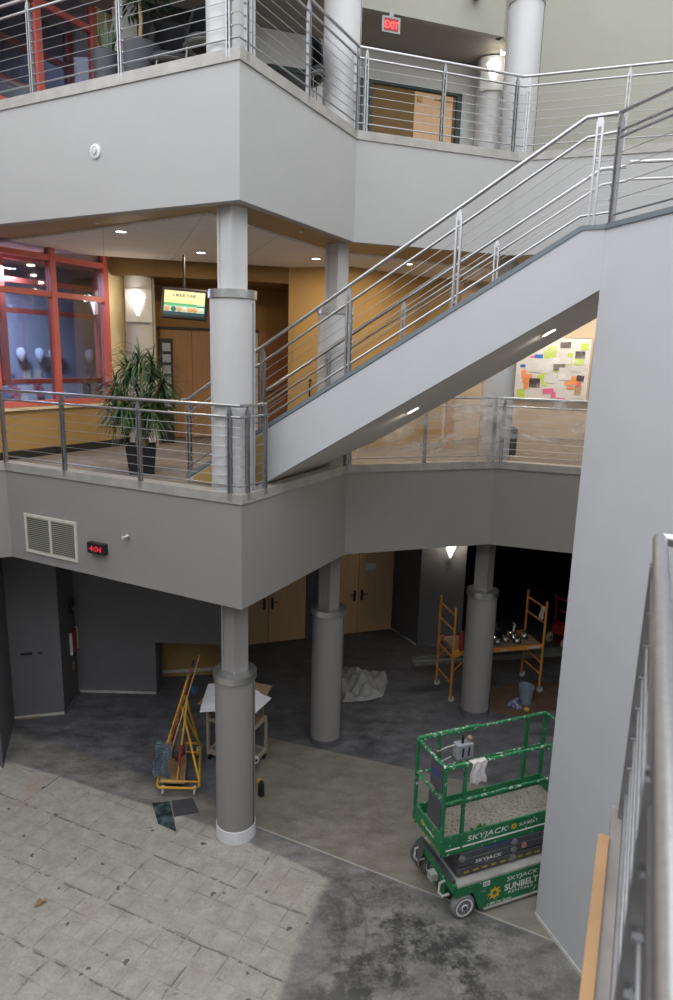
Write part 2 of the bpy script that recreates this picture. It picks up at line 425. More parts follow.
        MATS[o_.name] = W
        for k, v in props.items(): o_[k] = v
        return o_

def bevel(o, w=.01, seg=2):
    md = o.modifiers.new('bevel', 'BEVEL'); md.width = w; md.segments = seg; md.limit_method = 'ANGLE'; return o
def thing(name, label, cat, loc, rz=0, group=None):
    o = bpy.data.objects.new(name, None); COL.objects.link(o)
    o.location = loc; o.rotation_euler = (0, 0, rz); o.empty_display_size = .1
    o['label'] = label; o['category'] = cat
    if group: o['group'] = group
    MATS[o.name] = Matrix.Translation(Vector(loc)) @ Matrix.Rotation(rz, 4, 'Z')
    return o
def LM(o): return MATS[o.name]
def tag(o, label, cat, group=None):
    o['label'] = label; o['category'] = cat
    if group: o['group'] = group
    return o
def struct(o): o['kind'] = 'structure'; return o
def sbuild(mb, name, m, parent=None):
    o = mb.build(name, m, parent)
    if parent is None: o['kind'] = 'structure'
    return o
def sthing(name, loc, rz=0):
    o = bpy.data.objects.new(name, None); COL.objects.link(o); o.location = loc; o.rotation_euler = (0,0,rz)
    o['kind'] = 'structure'
    MATS[o.name] = Matrix.Translation(Vector(loc)) @ Matrix.Rotation(rz, 4, 'Z')
    return o
def text_mesh(txt, size, depth=.002, T=None, shear=0., bold=0., xscale=1., mb=None):
    """lettering as mesh in the local xz plane of T, reading along +x, facing -y"""
    cu = bpy.data.curves.new('lettering', 'FONT'); cu.body = txt; cu.size = size; cu.extrude = depth
    cu.shear = shear; cu.offset = bold; cu.resolution_u = 3
    ob = bpy.data.objects.new('lettering', cu); COL.objects.link(ob)
    dg = bpy.context.evaluated_depsgraph_get(); me = bpy.data.meshes.new_from_object(ob.evaluated_get(dg))
    mb = mb or MB(T)
    if T is not None: mb.T = T
    b = len(mb.v)
    for v in me.vertices: mb.av((v.co.x*xscale, -v.co.z, v.co.y))
    for p in me.polygons: mb.af([b+i for i in p.vertices])
    bpy.data.objects.remove(ob); bpy.data.curves.remove(cu); bpy.data.meshes.remove(me)
    return mb
def frame(O, ex, ez=(0,0,1)):
    """matrix with x along ex, z along ez, y = ez x ex (pointing away), located at O"""
    x = Vector(ex).normalized(); z = Vector(ez); z = (z-x*z.dot(x)).normalized(); y = z.cross(x)
    m = Matrix.Identity(4)
    for i in range(3): m[i][0] = x[i]; m[i][1] = y[i]; m[i][2] = z[i]; m[i][3] = O[i]
    return m
# ------------------------------------------------------------------ plan of the place (metres, ground = 0)
Z1, K1 = 5.05, 5.15        # middle floor, top of its kerb
Z2, K2 = 9.98, 10.15       # upper floor, top of its kerb
S1, S2 = 3.63, 8.59        # undersides
pL, pA, pB, pC, pD = (-5.14,10.18), (-1.19,8.15), (.16,10.77), (2.77,11.65), (4.91,10.93)
pE = (8.4, 9.76); pZ = (-7.5, 8.96)
EDGE = [pZ, pL, pA, pB, pC, pE]
SLAB = EDGE + [(8.4, 20), (-8, 20)]
def inset(poly, d):
    out = []
    for i, p in enumerate(poly):
        p = Vector(p); q0 = Vector(poly[i-1]) if i else p*2-Vector(poly[1]); q1 = Vector(poly[i+1]) if i < len(poly)-1 else p*2-Vector(poly[i-1])
        a = (p-q0).normalized(); b = (q1-p).normalized()
        na = Vector((-a.y, a.x)); nb = Vector((-b.y, b.x)); n = (na+nb).normalized()
        out.append(tuple(p+n*(d/max(.3, n.dot(na)))))
    return out
# floors
struct(MB().box((0, 6, -.1), (20, 30, .2)).build('floor', M['floor'], origin=(0,0,0)))
in2 = inset(EDGE, .16)
struct(MB().prism(in2+[(8.4,20),(-8,20)], Z1-.1, Z1).build('floor_middle', M['carpet'], origin=(0,0,0)))
struct(MB().prism(in2+[(8.4,20),(-8,20)], Z2-.1, Z2).build('floor_upper', M['carpet'], origin=(0,0,0)))
# fascias and kerbs, one per straight run
names = ['far_left', 'left', 'middle', 'centre', 'right']
for lvl, (zb, zk) in enumerate(((S1, K1), (S2, K2))):
    nm = ('middle_balcony', 'upper_balcony')[lvl]
    ins = inset(EDGE, .15); o_ = inset(EDGE, -.02); n_ = inset(EDGE, .17)
    for i in range(len(EDGE)-1):
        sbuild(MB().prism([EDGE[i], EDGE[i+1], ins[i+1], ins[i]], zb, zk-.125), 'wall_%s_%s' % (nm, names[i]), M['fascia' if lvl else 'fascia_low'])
        sbuild(MB().prism([o_[i], o_[i+1], n_[i+1], n_[i]], zk-.125, zk), 'trim_%d' % (1+i+10*lvl), M['kerb'])
# ceilings
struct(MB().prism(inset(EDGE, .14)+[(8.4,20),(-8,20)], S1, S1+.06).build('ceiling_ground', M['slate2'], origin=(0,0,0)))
struct(MB().prism(inset(EDGE, .14)+[(8.4,20),(-8,20)], S2, S2+.06).build('ceiling_middle', M['soffit'], origin=(0,0,0)))
struct(MB().prism([(-6.4,11.9), (-4.64,10.9), (-1.72,8.9), (-1.31,9.54), (-.34,11.36), (.1,11.75), (2.2,13.05), (4.0,13.6), (8.3,12.4), (8.3,17), (-.4,13.9), (-1.71,13.5), (-3.53,13.03), (-6.4,12.2)], S2-.03, S2+.0).build('ceiling_tile_field', M['tiles'], origin=(0,0,0)))
# bulkhead beyond the tiles
sbuild(MB().prism([(-4.3,12.95), (-3.5,13.03), (-1.71,13.5), (-1.05,13.72), (-1.05,15.6), (-4.3,14.5)], 8.26, S2), 'ceiling_bulkhead_middle', M['ochre_dark'])

# ---- ground level walls
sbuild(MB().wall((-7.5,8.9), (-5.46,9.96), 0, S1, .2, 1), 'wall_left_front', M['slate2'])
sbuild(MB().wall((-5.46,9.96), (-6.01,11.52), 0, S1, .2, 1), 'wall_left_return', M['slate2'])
sbuild(MB().wall((-6.01,11.52), (-5.15,11.74), 0, S1, .2, 1), 'wall_left_door_side', M['slate'])
sbuild(MB().wall((-5.15,11.74), (-5.21,12.61), 0, S1, .2, 1), 'wall_left_jog', M['slate2'])
sbuild(MB().wall((-5.21,12.61), (-3.60,12.61), 0, S1, .2, 1), 'wall_left_back', M['slate'])
sbuild(MB().wall((-3.60,12.61), (-2.25,12.61), 1.11, S1, .2, 1), 'wall_niche_header', M['slate'])
sbuild(MB().wall((-3.60,12.81), (-3.68,13.45), 0, S1, .12, 1), 'wall_niche_side', M['slate2'])
sbuild(MB().wall((-3.75,13.3), (-2.2,13.56), .0, S1, .12, 1), 'wall_niche_back', M['ochre'])
sbuild(MB().wall((-3.74,13.27), (-2.2,13.53), .10, .17, .03, 1), 'baseboard_niche', M['gwhite'])
sbuild(MB().wall((-2.22,12.8), (-2.35,14.9), .0, S1, .1, 1), 'wall_niche_end', M['slate'])
G = Vector((.947,.322)); G0 = Vector((-2.08,15.12))
def bw(t, off=0): p = G0+G*t+Vector((-.322,.947))*off; return (p.x, p.y)
sbuild(MB().wall(bw(-.9), bw(3.85), 0, S1, .2, 1), 'wall_ground_back', M['slate2'])
sbuild(MB().wall((1.51,16.34), (2.07,15.32), 0, S1, .15, 1), 'wall_ground_jog', M['slate2'])
sbuild(MB().wall((2.07,15.32), (3.12,15.20), 0, S1, .3, 1), 'wall_ground_sconce', M['slate'])
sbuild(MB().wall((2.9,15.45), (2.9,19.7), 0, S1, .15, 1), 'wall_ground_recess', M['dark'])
sbuild(MB().wall((-8,19.8), (8.4,19.8), 0, 13, .2, 1), 'wall_back', M['dark'])  # this and both outer walls added to keep outside light from the interior
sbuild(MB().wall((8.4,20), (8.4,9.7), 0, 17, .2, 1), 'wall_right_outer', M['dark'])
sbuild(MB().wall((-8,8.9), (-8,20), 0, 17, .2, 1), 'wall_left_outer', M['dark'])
# white plaster left along the foot of the walls
for i, (P, Q, mm) in enumerate([((-6.01,11.50), (-5.15,11.72), 'gwhite'), ((-5.13,11.74), (-5.19,12.59), 'slate2'), ((-5.2,12.59), (-3.60,12.59), 'gwhite'),
                                ((-5.48,9.94), (-6.0,9.66), 'gwhite'), ((1.49,16.33), (2.05,15.31), 'gwhite')]):
    sbuild(MB().wall(P, Q, 0, .045, .03, -1), 'baseboard_%d' % (i+1), M[mm])
sbuild(MB().box((-5.78, 11.55, .006), (.45, .12, .012), Matrix.Rotation(.25, 3, 'Z')), 'trim_rust_strip', M['ply'])

# doors on the ground level back wall: two pairs
k = 0
for t0 in (-.44, 1.87):
    for j in range(2):
        k += 1
        a, w = t0+j*.95, .935
        O = bw(a, -.03)
        d = sthing('door_%d' % k, (O[0], O[1], 0), math.atan2(.322, .947))
        T = LM(d)
        bevel(MB(T).bbox((0, -.045, .01), (w, 0, 2.55)).build('door_leaf', M['doorwood_g'], d), .004)
        hx = w-.09 if j == 0 else .09
        h = MB(T); h.box((hx, -.055, 1.02), (.06, .015, .28)); h.tube([(hx, -.06, 1.06), (hx, -.11, 1.06), (hx+(-.13 if j == 0 else .13), -.11, 1.06)], .011)
        h.build('door_handle', M['blackrub'], d)
        if j == 0:
            f = MB(T); f.bbox((-.06, -.06, 0), (0, .02, 2.62)); f.bbox((1.9, -.06, 0), (1.95, .02, 2.62)); f.bbox((-.06, -.06, 2.56), (1.95, .02, 2.62)); f.build('door_frame', M['slate2'], d)
notice = MB(frame((bw(3.12, -.085)[0], bw(3.12, -.085)[1], 1.76), (.947,.322,0)))
notice.bbox((-.14,-.003,-.09), (.14,0,.09))
tag(notice.build('paper_notice', M['papermat']), 'white sheet of paper taped to the right wooden door pair', 'notice')

# ---- middle level walls
WD = Vector((.483,.876)); W0 = Vector((-5.53,10.87)); WN = Vector((-.876,.483))
def wp(t, off=0): p = W0+WD*t+WN*off; return (p.x, p.y)
sbuild(MB().wall(wp(-1.0), wp(2.85), Z1, 5.86, .22, 1), 'wall_window_knee', M['ochre'])
sbuild(MB().wall(wp(-1.0,-.012), wp(2.85,-.012), Z1, Z1+.14, .012, 1), 'baseboard_window', M['blackrub'])
sbuild(MB().wall(wp(-1.0,-.06), wp(2.62,-.06), 5.86, 5.905, .28, 1), 'trim_window_ledge', M['cream'])
sbuild(MB().wall(wp(2.42), wp(2.95), 5.86, S2, .22, 1), 'wall_cream_pier', M['cream'])
sbuild(MB().wall((-3.75,13.5), (-3.98,14.5), Z1, S2, .12, 1), 'wall_middle_side', M['ochre_d'])
sbuild(MB().wall(bw(-2.1), bw(2.4), Z1, S2, .15, 1), 'wall_middle_back', M['ochre_d'])
sbuild(MB().wall((-1.05,13.72), (.1,13.3), Z1, S2, .2, 1), 'wall_middle_ochre_left', M['ochre'])
sbuild(MB().wall((.1,13.3), (2.34,15.15), Z1, S2, .2, 1), 'wall_middle_ochre_right', M['ochre'])
sbuild(MB().wall((2.34,15.15), (4.35,17.05), Z1, S2, .2, 1), 'wall_middle_far', M['beige'])
sbuild(MB().wall((4.35,17.05), (8.3,15.67), Z1, S2, .2, 1), 'wall_middle_board', M['beige'])
sbuild(MB().wall((-1.05,13.75), (-1.05,15.6), Z1, S2, .1, -1), 'wall_middle_return', M['ochre_d'])
# wooden panels, black head rail and doors
T = frame((bw(-1.85,-.02)[0], bw(-1.85,-.02)[1], Z1), (.947,.322,0))
pn = sthing('door_5', tuple(T.translation), math.atan2(.322,.947)); 
p_ = MB(T)
for a in (0, .66, 1.32): p_.bbox((a, -.05, .02), (a+.652, 0, 2.3))
p_.build('door_leaf', M['doorwood_w'], pn)
MB(T).bbox((-.05, -.07, 2.3), (2.1, 0, 2.36)).build('door_head', M['black'], pn)
T = frame((bw(.15,-.02)[0], bw(.15,-.02)[1], Z1), (.947,.322,0))
d = sthing('door_6', tuple(T.translation), math.atan2(.322,.947))
MB(T).bbox((.12, -.05, .02), (.86, 0, 2.33)).build('door_leaf', M['doorwood_r'], d)
MB(T).bbox((.86, -.07, 0), (.93, 0, 2.38)).build('door_frame', M['black'], d)
MB(T).bbox((-.12, -.04, .02), (.10, 0, 2.3)).build('door_sidelight', M['white'], d)
h = MB(T); h.tube([(.2,-.06,1.02),(.2,-.12,1.02),(.75,-.12,1.02),(.75,-.06,1.02)], .02); h.build('door_handle', M['black'], d)
T = frame((-.98, 13.66, Z1), (1.15,-.42,0))
d = sthing('door_7', tuple(T.translation), math.atan2(-.42,1.15))
MB(T).bbox((.05, -.035, .02), (.86, 0, 2.4)).build('door_leaf', M['ochre'], d)
h = MB(T); h.tube([(.45,-.04,1.0),(.45,-.10,1.0),(.45,-.10,1.36),(.45,-.04,1.36)], .018); h.build('door_handle', M['black'], d)

# windows (red mullioned): middle level and upper level
M['beyond'] = mat('dusty_blue_wall', (.25,.26,.31), .8, col2=(.36,.36,.40), scale=.8)
def red_window(name, z0, z1, zs, ts, off=0., w=.11, glass=True):
    o = sthing(name, (wp(0,off)[0], wp(0,off)[1], z0), math.atan2(WD.y, WD.x)); T = LM(o)
    fr = MB(T)
    ta, tb = ts[0], ts[-1]
    for t in ts: fr.bbox((t-w/2, 0, 0), (t+w/2, .14, z1-z0))
    fr.build('window_frame', M['red'], o)
    tr = MB(T)
    for z in zs: tr.bbox((ta, .01, z-z0-.045), (tb, .13, z-z0+.045))
    tr.build('window_transom', M['red'], o)
    if glass: MB(T).bbox((ta, .06, 0), (tb, .072, z1-z0)).build('window_pane', M['glass'], o)
    return o
red_window('window_1', 5.905, S2, (5.96, 7.80, 8.40), (-1.0, .05, 1.22, 2.37))
red_window('window_2', 6.2, S2, (6.27, 7.56, 8.10, 8.5), (-2.2, -.9, 1.1, 3.33), 1.25, .12)  # second red frame built behind the glass to stand for a reflection
red_window('window_3', Z2, 12.64, (Z2+.06, 10.62, 12.28), (-1.0, .05, 1.22, 2.37))
red_window('window_4', Z2, 13.4, (Z2+.06, 11.45, 12.1, 13.3), (-2.2, -.9, 1.1, 2.9), 1.25, .12)  # upper counterpart, likewise modelled in place of a reflected frame
# room seen through the windows
sbuild(MB().wall((-9.0,10.6), (-5.2,17.5), Z1, 13.4, .1, 1), 'wall_beyond_window', M['beyond'])
sbuild(MB().prism([(-8,9.3),(-5.8,10.2),(-4.2,13.4),(-5.2,17.4),(-9,11)], Z1-.12, Z1-.02), 'floor_beyond_window', M['slate'])
cols_ = [(.6,.6,.62), (.30,.10,.14), (.55,.5,.4), (.10,.12,.2), (.62,.2,.32), (.4,.42,.46)]
pin = [mat('pinned_sheet_%d' % i, c, .8) for i, c in enumerate(cols_)]
rnd = random.Random(3)
def wb(t, off=0):
    a = Vector((-9.0,10.6)); d_ = (Vector((-5.2,17.5))-a).normalized(); n_ = Vector((d_.y,-d_.x)); return a+d_*t+n_*off
for i in range(26):
    t = 3.3+rnd.random()*2.2 if i < 22 else 6.1+rnd.random()*.5; z = 5.35+rnd.random()*1.05
    p = wb(t, .03); T = frame((p.x,p.y,z), (3.8,6.9,0))
    tag(MB(T).bbox((-.09,-.004,-.12), (.09,0,.12)).build('pinned_notice', pin[rnd.choice([0,1,1,2,3,3,5])]), 'small sheets pinned on the dim wall beyond the red window', 'notice', 'notices beyond the red window')
for i, (t, c) in enumerate(((4.4,0), (4.85,0), (5.2,0), (6.2,0), (6.55,4), (7.0,0))):
    p = wb(t, .17)
    b = MB().lathe([(.001,-.16),(.03,-.14),(.09,-.04),(.11,.05),(.08,.13),(.001,.16)], (p.x,p.y,6.75), 14)
    tag(b.build('balloon', pin[c]), 'pink balloon seen through the red window' if c == 4 else 'pale balloon seen dimly through the red window', 'balloon', None if c == 4 else 'pale balloons beyond the window')

# ---- upper level
def uw(x): return (x, 14.1+.33*x)
sbuild(MB().wall(wp(2.42), wp(2.95), Z2, 12.67, .22, 1), 'wall_upper_pier', M['cream'])
sbuild(MB().wall(uw(-4.0), uw(3.2), Z2, 12.67, .2, 1), 'wall_upper_back', M['white'])
sbuild(MB().wall((3.05,14.2), (8.3,12.68), Z2, 17, .2, 1), 'wall_upper_right', M['greige'])
sbuild(MB().wall((3.05,14.2), (2.95,15.3), Z2, 12.67, .15, -1), 'wall_upper_corner', M['white'])
bulk = [(-6.8,10.6), (-4.9,11.0), (-1.3,9.35), (-.05,12.2), (.13,12.75), (2.83,13.7), (2.95,14.3), (3.1,15.4), (-7,15)]
sbuild(MB().prism(inset(bulk[:7],.03)+bulk[7:], 12.685, 12.8), 'ceiling_upper', M['upceil'])
for i in range(len(bulk)-4):
    sbuild(MB().wall(bulk[i], bulk[i+1], 12.67, 17, .15, 1), 'wall_upper_bulkhead_%d' % (i+1), M['greige'])
sbuild(MB().wall((2.83,13.7), (3.1,14.25), 12.67, 17, .15, 1), 'wall_upper_bulkhead_end', M['greige'])
sbuild(MB().wall((-3.6,12.75), (-1.75,13.35), Z2, 12.67, .1, 1), 'wall_upper_dark', M['black'])  # black slab standing in for the darkness of a doorway opening
# upper doorway: dark green frame, flat dark-ochre panel for the dim room beyond, maple leaf standing open
T = frame((uw(.42)[0], uw(.42)[1]-.02, Z2), (1,.33,0))
d = sthing('door_8', tuple(T.translation), math.atan2(.33,1))
M['dgreen'] = mat('dark_green_frame', (.02,.045,.04), .4)
MB(T).bbox((.05,-.012,0), (1.9,-.006,2.06)).build('door_opening', M['ochre_dark'], d)
MB(T).bbox((.95,-.04,0), (1.78,-.014,2.03)).build('door_leaf', M['doorwood_g'], d)
f = MB(T); f.bbox((0,-.06,0),(.06,0,2.12)); f.bbox((1.86,-.06,0),(1.97,0,2.12)); f.bbox((0,-.06,2.06),(1.97,0,2.13)); f.build('door_frame', M['dgreen'], d)
h = MB(T); h.bbox((1.0,-.07,1.86),(1.10,-.04,1.96)); h.bbox((1.38,-.07,1.93),(1.74,-.04,1.97)); h.build('door_closer', M['gold'], d)
T = frame((uw(.02)[0], uw(.02)[1]-.02, Z2), (1,.33,0))
d = sthing('door_9', tuple(T.translation), math.atan2(.33,1))
MB(T).bbox((-.45,-.03,0), (.22,-.01,2.06)).build('door_leaf', M['doorwood'], d)
MB(T).bbox((.22,-.05,0), (.29,0,2.12)).build('door_frame', M['dgreen'], d)
T = frame((uw(-1.42)[0], uw(-1.42)[1]-.02, Z2), (1,.33,0))
d = sthing('door_10', tuple(T.translation), math.atan2(.33,1))
MB(T).bbox((0,-.02,0), (.66,-.01,2.02)).build('door_opening', M['black'], d)
f = MB(T); f.bbox((-.06,-.04,0),(0,0,2.08)); f.bbox((.66,-.04,0),(.72,0,2.08)); f.bbox((-.06,-.04,2.02),(.72,0,2.10)); f.build('door_frame', M['dgreen'], d)

# ---- unseen atrium shell round the camera, heights and grey set to limit sky light
sbuild(MB().wall((-8.2,-5), (-8.2,9), 0, 10.5, .2, 1), 'wall_atrium_left', M['fascia_low'])
sbuild(MB().wall((8.6,-5), (-8.2,-5), 0, 13.0, .2, 1), 'wall_atrium_front', M['fascia_low'])
sbuild(MB().wall((8.4,9.7), (8.4,-5), 0, 17, .2, 1), 'wall_atrium_right', M['white'])

M['near_kerb'] = mat('grey_brown_near_kerb', (.19,.175,.16), .6, var=.15)
# ---- stair tower under the landing
KD = Vector((.32,-.947)).normalized(); K0 = Vector((2.66,7.20))
def kp(t, off=0): p = K0+KD*t+Vector((.947,.32))*off; return (p.x, p.y)
sbuild(MB().prism([kp(0), kp(5.6), kp(5.6,.3), kp(0,.3)][::1], 0, 8.20), 'wall_stair_tower', M['tower'])
sbuild(MB().prism([kp(-.02,-.02), kp(5.6,-.02), kp(5.6,.3), kp(-.02,.3)], 8.20, 8.25), 'trim_20', M['bluegrey'])
sbuild(MB().prism([kp(0,-.012), kp(5.6,-.012), kp(5.6,0), kp(0,0)], 0, .05), 'baseboard_tower', M['gwhite'])
sbuild(MB().prism([kp(0,.3), kp(5.6,.3), kp(5.6,3.2), kp(-2.2,1.0), kp(-2.2,.3)], 7.87, 8.05), 'floor_landing', M['stairunder'])

# ---- balcony the photograph is taken from
FD = Vector((.418,.908)).normalized()
F0 = Vector((1.155,2.30)); FN = Vector((FD.y,-FD.x))
def fp(t, off=0): p = F0-FD*t+FN*off; return (p.x, p.y)
sbuild(MB().prism([fp(4,-.03), fp(0,-.03), fp(0,3.5), fp(4,3.5)][::-1], 4.2, K1-.06), 'floor_camera_balcony', M['blackrub'])  # floor coloured black in place of the shadow lying on it
sbuild(MB().prism([fp(4,-.045), fp(-.02,-.045), fp(-.02,.10), fp(4,.10)][::-1], K1-.06, K1), 'trim_30', M['near_kerb'])
# ------------------------------------------------------------------ columns
def column(x, y, z0, top, label, collar=2.48, base=None, neck=True, rot=.85, r=.28, plate=False):
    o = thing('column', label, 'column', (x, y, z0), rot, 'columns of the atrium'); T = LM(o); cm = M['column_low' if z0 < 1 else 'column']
    sh = MB(T)
    h = collar if neck else top-z0
    sh.lathe([(r, .0 if base else .0), (r, h)], seg=48)
    sh.build('shaft', cm, o)
    sm = MB(T)
    for a in (.35, .35+PI):     # the vertical joint of the cladding
        sm.box(((r+.001)*math.cos(a-rot-.70), (r+.001)*math.sin(a-rot-.70), h/2), (.008, .008, h-.1))
    sm.build('cladding_joint', M['blackrub'], o)
    if neck:
        c = MB(T); c.lathe([(r+.002, h-.005), (r+.022, h), (r+.022, h+.10), (.0, h+.10)], seg=48); c.build('collar', M['collar'], o)
        n = MB(T); n.bbox((-.105,-.105,h+.1), (.105,.105,top-z0))
        n.bbox((-.125,-.135,h+.1), (.125,-.100,top-z0)); n.bbox((-.125,.100,h+.1), (.125,.135,top-z0))
        n.build('neck', cm, o)
    if base:
        b = MB(T); b.lathe([(r+.008, 0), (r+.008, base[1]), (r+.0, base[1]+.003)], seg=48); b.build('base_ring', M[base[0]], o)
    return o
C1, C2, C3, C4 = (-1.35,8.58), (-.09,11.07), (2.86,12.20), (-3.87,13.28)
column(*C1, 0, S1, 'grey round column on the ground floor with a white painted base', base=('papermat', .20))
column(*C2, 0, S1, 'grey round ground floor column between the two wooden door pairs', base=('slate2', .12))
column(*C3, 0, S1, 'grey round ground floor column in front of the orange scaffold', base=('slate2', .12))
column(*C1, Z1, S2, 'pale round column behind the middle balcony corner at the foot of the stair', base=('blackrub', .06))
column(*C2, Z1, S2, 'pale round column seen through the sloping stair railing')
column(*C3, Z1, S2, 'pale round column behind the plastic sheeting on the middle balcony')
column(*C1, Z2, 17, 'white round column behind the corner of the upper balcony', neck=False)
column(*C2, Z2, 17, 'white round column at the bend of the upper balcony railing', neck=False)
column(*C3, Z2, 17, 'white round upper column with a metal collar near its top', collar=2.50)
column(*C4, Z1, S2, 'grey column carrying a wall light beside the red window', neck=False, rot=0)
column(*C4, Z2, 12.67, 'white column behind the plants on the upper floor', neck=False, rot=0)
column(2.86, 14.72, Z2, 12.67, 'white column carrying a wall light beyond the upper railing', neck=False, rot=0)

# ------------------------------------------------------------------ cable railings
def post_mb(T, h, drop=.09, w=.017, gap=.022):
    m = MB(T)
    for s in (-1, 1): m.bbox((s*(gap/2+w/2)-w/2, -.022, -drop), (s*(gap/2+w/2)+w/2, .022, h-.09))
    m.bbox((-gap/2-w*.6, -.016, h-.14), (gap/2+w*.6, .016, h-.05)); m.bbox((-.010, -.012, h-.06), (.010, .012, h-.01))
    for z in (.06, h*.33, h*.6, h-.22): m.bbox((-gap/2, -.01, z-.012), (gap/2, .01, z+.012))
    return m
def railing(label, P, Q, zP, zQ, posts, h=1.10, drop=.09, top=True, ext=(0, 0), rails=(.96,), bottom=.10, ncab=6, group='cable railings', name='cable_railing', r=.021, endcap=False):
    P, Q = Vector((P[0], P[1], zP)), Vector((Q[0], Q[1], zQ))
    L2 = math.hypot(Q.x-P.x, Q.y-P.y); ux, uy = (Q.x-P.x)/L2, (Q.y-P.y)/L2
    o = thing(name, label, 'railing', tuple(P), 0, group)
    def pt(t, dz=0): return Vector((P.x+ux*t, P.y+uy*t, P.z+(Q.z-P.z)*t/L2+dz))
    MB().tube([pt(-ext[0], h), pt(L2+ext[1], h)], r, 12).build('handrail', M['steel'], o)
    for dz in rails: MB().tube([pt(-ext[0] if False else 0, dz), pt(L2, dz)], .016, 10).build('second_rail', M['steel'], o)
    if bottom is not None: MB().tube([pt(0, bottom), pt(L2, bottom)], .011, 8).build('bottom_rail', M['steel_d'], o)
    hi = min(rails) if rails else h
    for i in range(ncab):
        dz = bottom+(hi-bottom)*(i+1)/(ncab+1)
        MB().tube([pt(0, dz), pt(L2, dz)], .0042, 6).build('cable', M['cable'], o)
    for t in posts:
        T = frame(pt(t), (ux, uy, 0))
        f = post_mb(T, h, drop)
        for i in range(ncab):
            dz = bottom+(hi-bottom)*(i+1)/(ncab+1); f.bbox((-.055,-.012,dz-.008), (-.038,.012,dz+.008))
        f.build('post', M['steel_d'], o)
    return o
RE = inset(EDGE, .0)
def off(P, Q, t, d=0.0):
    P, Q = Vector(P), Vector(Q); u = (Q-P).normalized(); return tuple(P+u*t+Vector((-u.y,u.x))*d)
LAB = (Vector(pB)-Vector(pA)).length; LLA = (Vector(pA)-Vector(pL)).length; LBC = (Vector(pC)-Vector(pB)).length
railing('steel cable railing along the middle balcony in front of the potted plant', pL, pA, K1, K1, (.03, LLA-3.12, LLA-1.66, LLA-.17))
railing('short steel cable railing from the middle balcony corner to the stair', pA, off(pA,pB,.55), K1, K1, (.14, .53))
railing('steel cable railing under plastic sheeting, left of the bend', off(pA,pB,LAB-.15), pB, K1, K1, (.06,), group='cable railings')
railing('steel cable railing of the middle balcony below the stair underside', pB, pC, K1, K1, (.04, 1.38, LBC-.06))
railing('steel cable railing of the middle balcony in front of the pinned board', pC, off(pC,pE,3.2), K1, K1, (.10, 1.55, 3.0))
railing('steel cable railing of the upper balcony, left run by the plants', off(pA,pL,-0.0), pL, K2, K2, (.14, 1.74, 3.30))
railing('steel cable railing of the upper balcony, descending run past the white column', pA, pB, K2, K2, (.14, 1.50, LAB-.08))
railing('steel cable railing of the upper balcony before the open doorway', pB, pC, K2, K2, (.12, 1.38, LBC-.1))
railing('steel cable railing of the upper balcony against the greige wall', pC, off(pC,pE,4.5), K2, K2, (.10, 1.55, 3.0))

# ------------------------------------------------------------------ the stair
SN = Vector((-2.16,9.44)); SU = Vector((.907,-.4213)).normalized(); SV = Vector((-SU.y, SU.x)); SW = 2.05
def sp(s, w, z): p = SN+SU*s+SV*w; return Vector((p.x, p.y, z))
SL = .608
def ztop(s): return 5.15+SL*s
def zbot(s): return 5.19+.607*(s-1.33)
stair = thing('staircase', 'pale grey staircase rising from the middle balcony to the landing at right', 'staircase', tuple(sp(0,0,Z1)), math.atan2(SU.y, SU.x))
prof = [(1.12,5.06), (5.335,zbot(5.335)), (5.335,8.20), (5.09,8.20), (.02,5.10), (.02,5.06)]
for w in (0, SW-.12):
    pf = prof if w == 0 else [(1.12,5.06),(1.12,5.4)]+[(5.30,8.0)]+prof[3:] 
    m = MB(); m.extr([sp(s, w, z) for s, z in pf], (SV.x, SV.y, 0), .12); m.build('stringer', M['stairpaint'], stair)
    m = MB(); m.extr([sp(s, w-.012, z) for s, z in [(0,5.10),(5.09,8.20),(5.32,8.20),(5.32,8.245),(5.07,8.245),(0,5.16)]], (SV.x, SV.y, 0), .144); m.build('stringer_cap', M['bluegrey'], stair)
m = MB(); m.extr([sp(s, -.006, z) for s, z in [(.12,5.06),(1.08,5.06),(1.30,5.22),(1.30,5.86),(.12,5.145)]], (SV.x, SV.y, 0), .006); m.build('painted_side_panel', M['ochre'], stair)
m = MB(); m.extr([sp(a, w, zbot(a)) for a, w in ((1.12,.121),(5.28,.121),(5.28,2.52),(1.85,2.52),(1.62,2.0),(1.12,2.0))], (0,0,1), .06); m.build('underside', M['stairunder'], stair)
n = 18
for i in range(n):
    s0 = .12+i*(4.95/n); z = Z1+(i+1)*(2.98/n)
    m = MB(frame(sp(s0, 0, 0), (SU.x, SU.y, 0)))
    m.bbox((0, .125, z-.04), (4.95/n+.02, SW-.125, z)); m.bbox((0, .125, z-2.98/n), (.02, SW-.125, z-.04))
    m.build('step', M['blackrub'], stair)
# underside lamps
for s, w, lab in ((2.96, 1.15, 'lower oblong lamp set in the underside of the stair'), (4.69, 1.05, 'upper oblong lamp set in the underside of the stair')):
    n3 = Vector((SU.x*.607, SU.y*.607, -1)).normalized()
    ex = Vector((SU.x, SU.y, .607)).normalized()
    O = sp(s, w, zbot(s)+.005)+n3*.006
    t = thing('stair_lamp', lab, 'lamp', tuple(O), 0, 'lamps under the stair')
    R = Matrix((ex, n3.cross(ex), n3)).transposed()
    m = MB(); m.lathe([(.105,-.01),(.105,.008),(.085,.012)], O, 28, R); m.build('rim', M['white'], t)
    m = MB(); m.lathe([(.083,.0),(.083,.014)], O, 28, R); m.build('lens', M['down'], t)

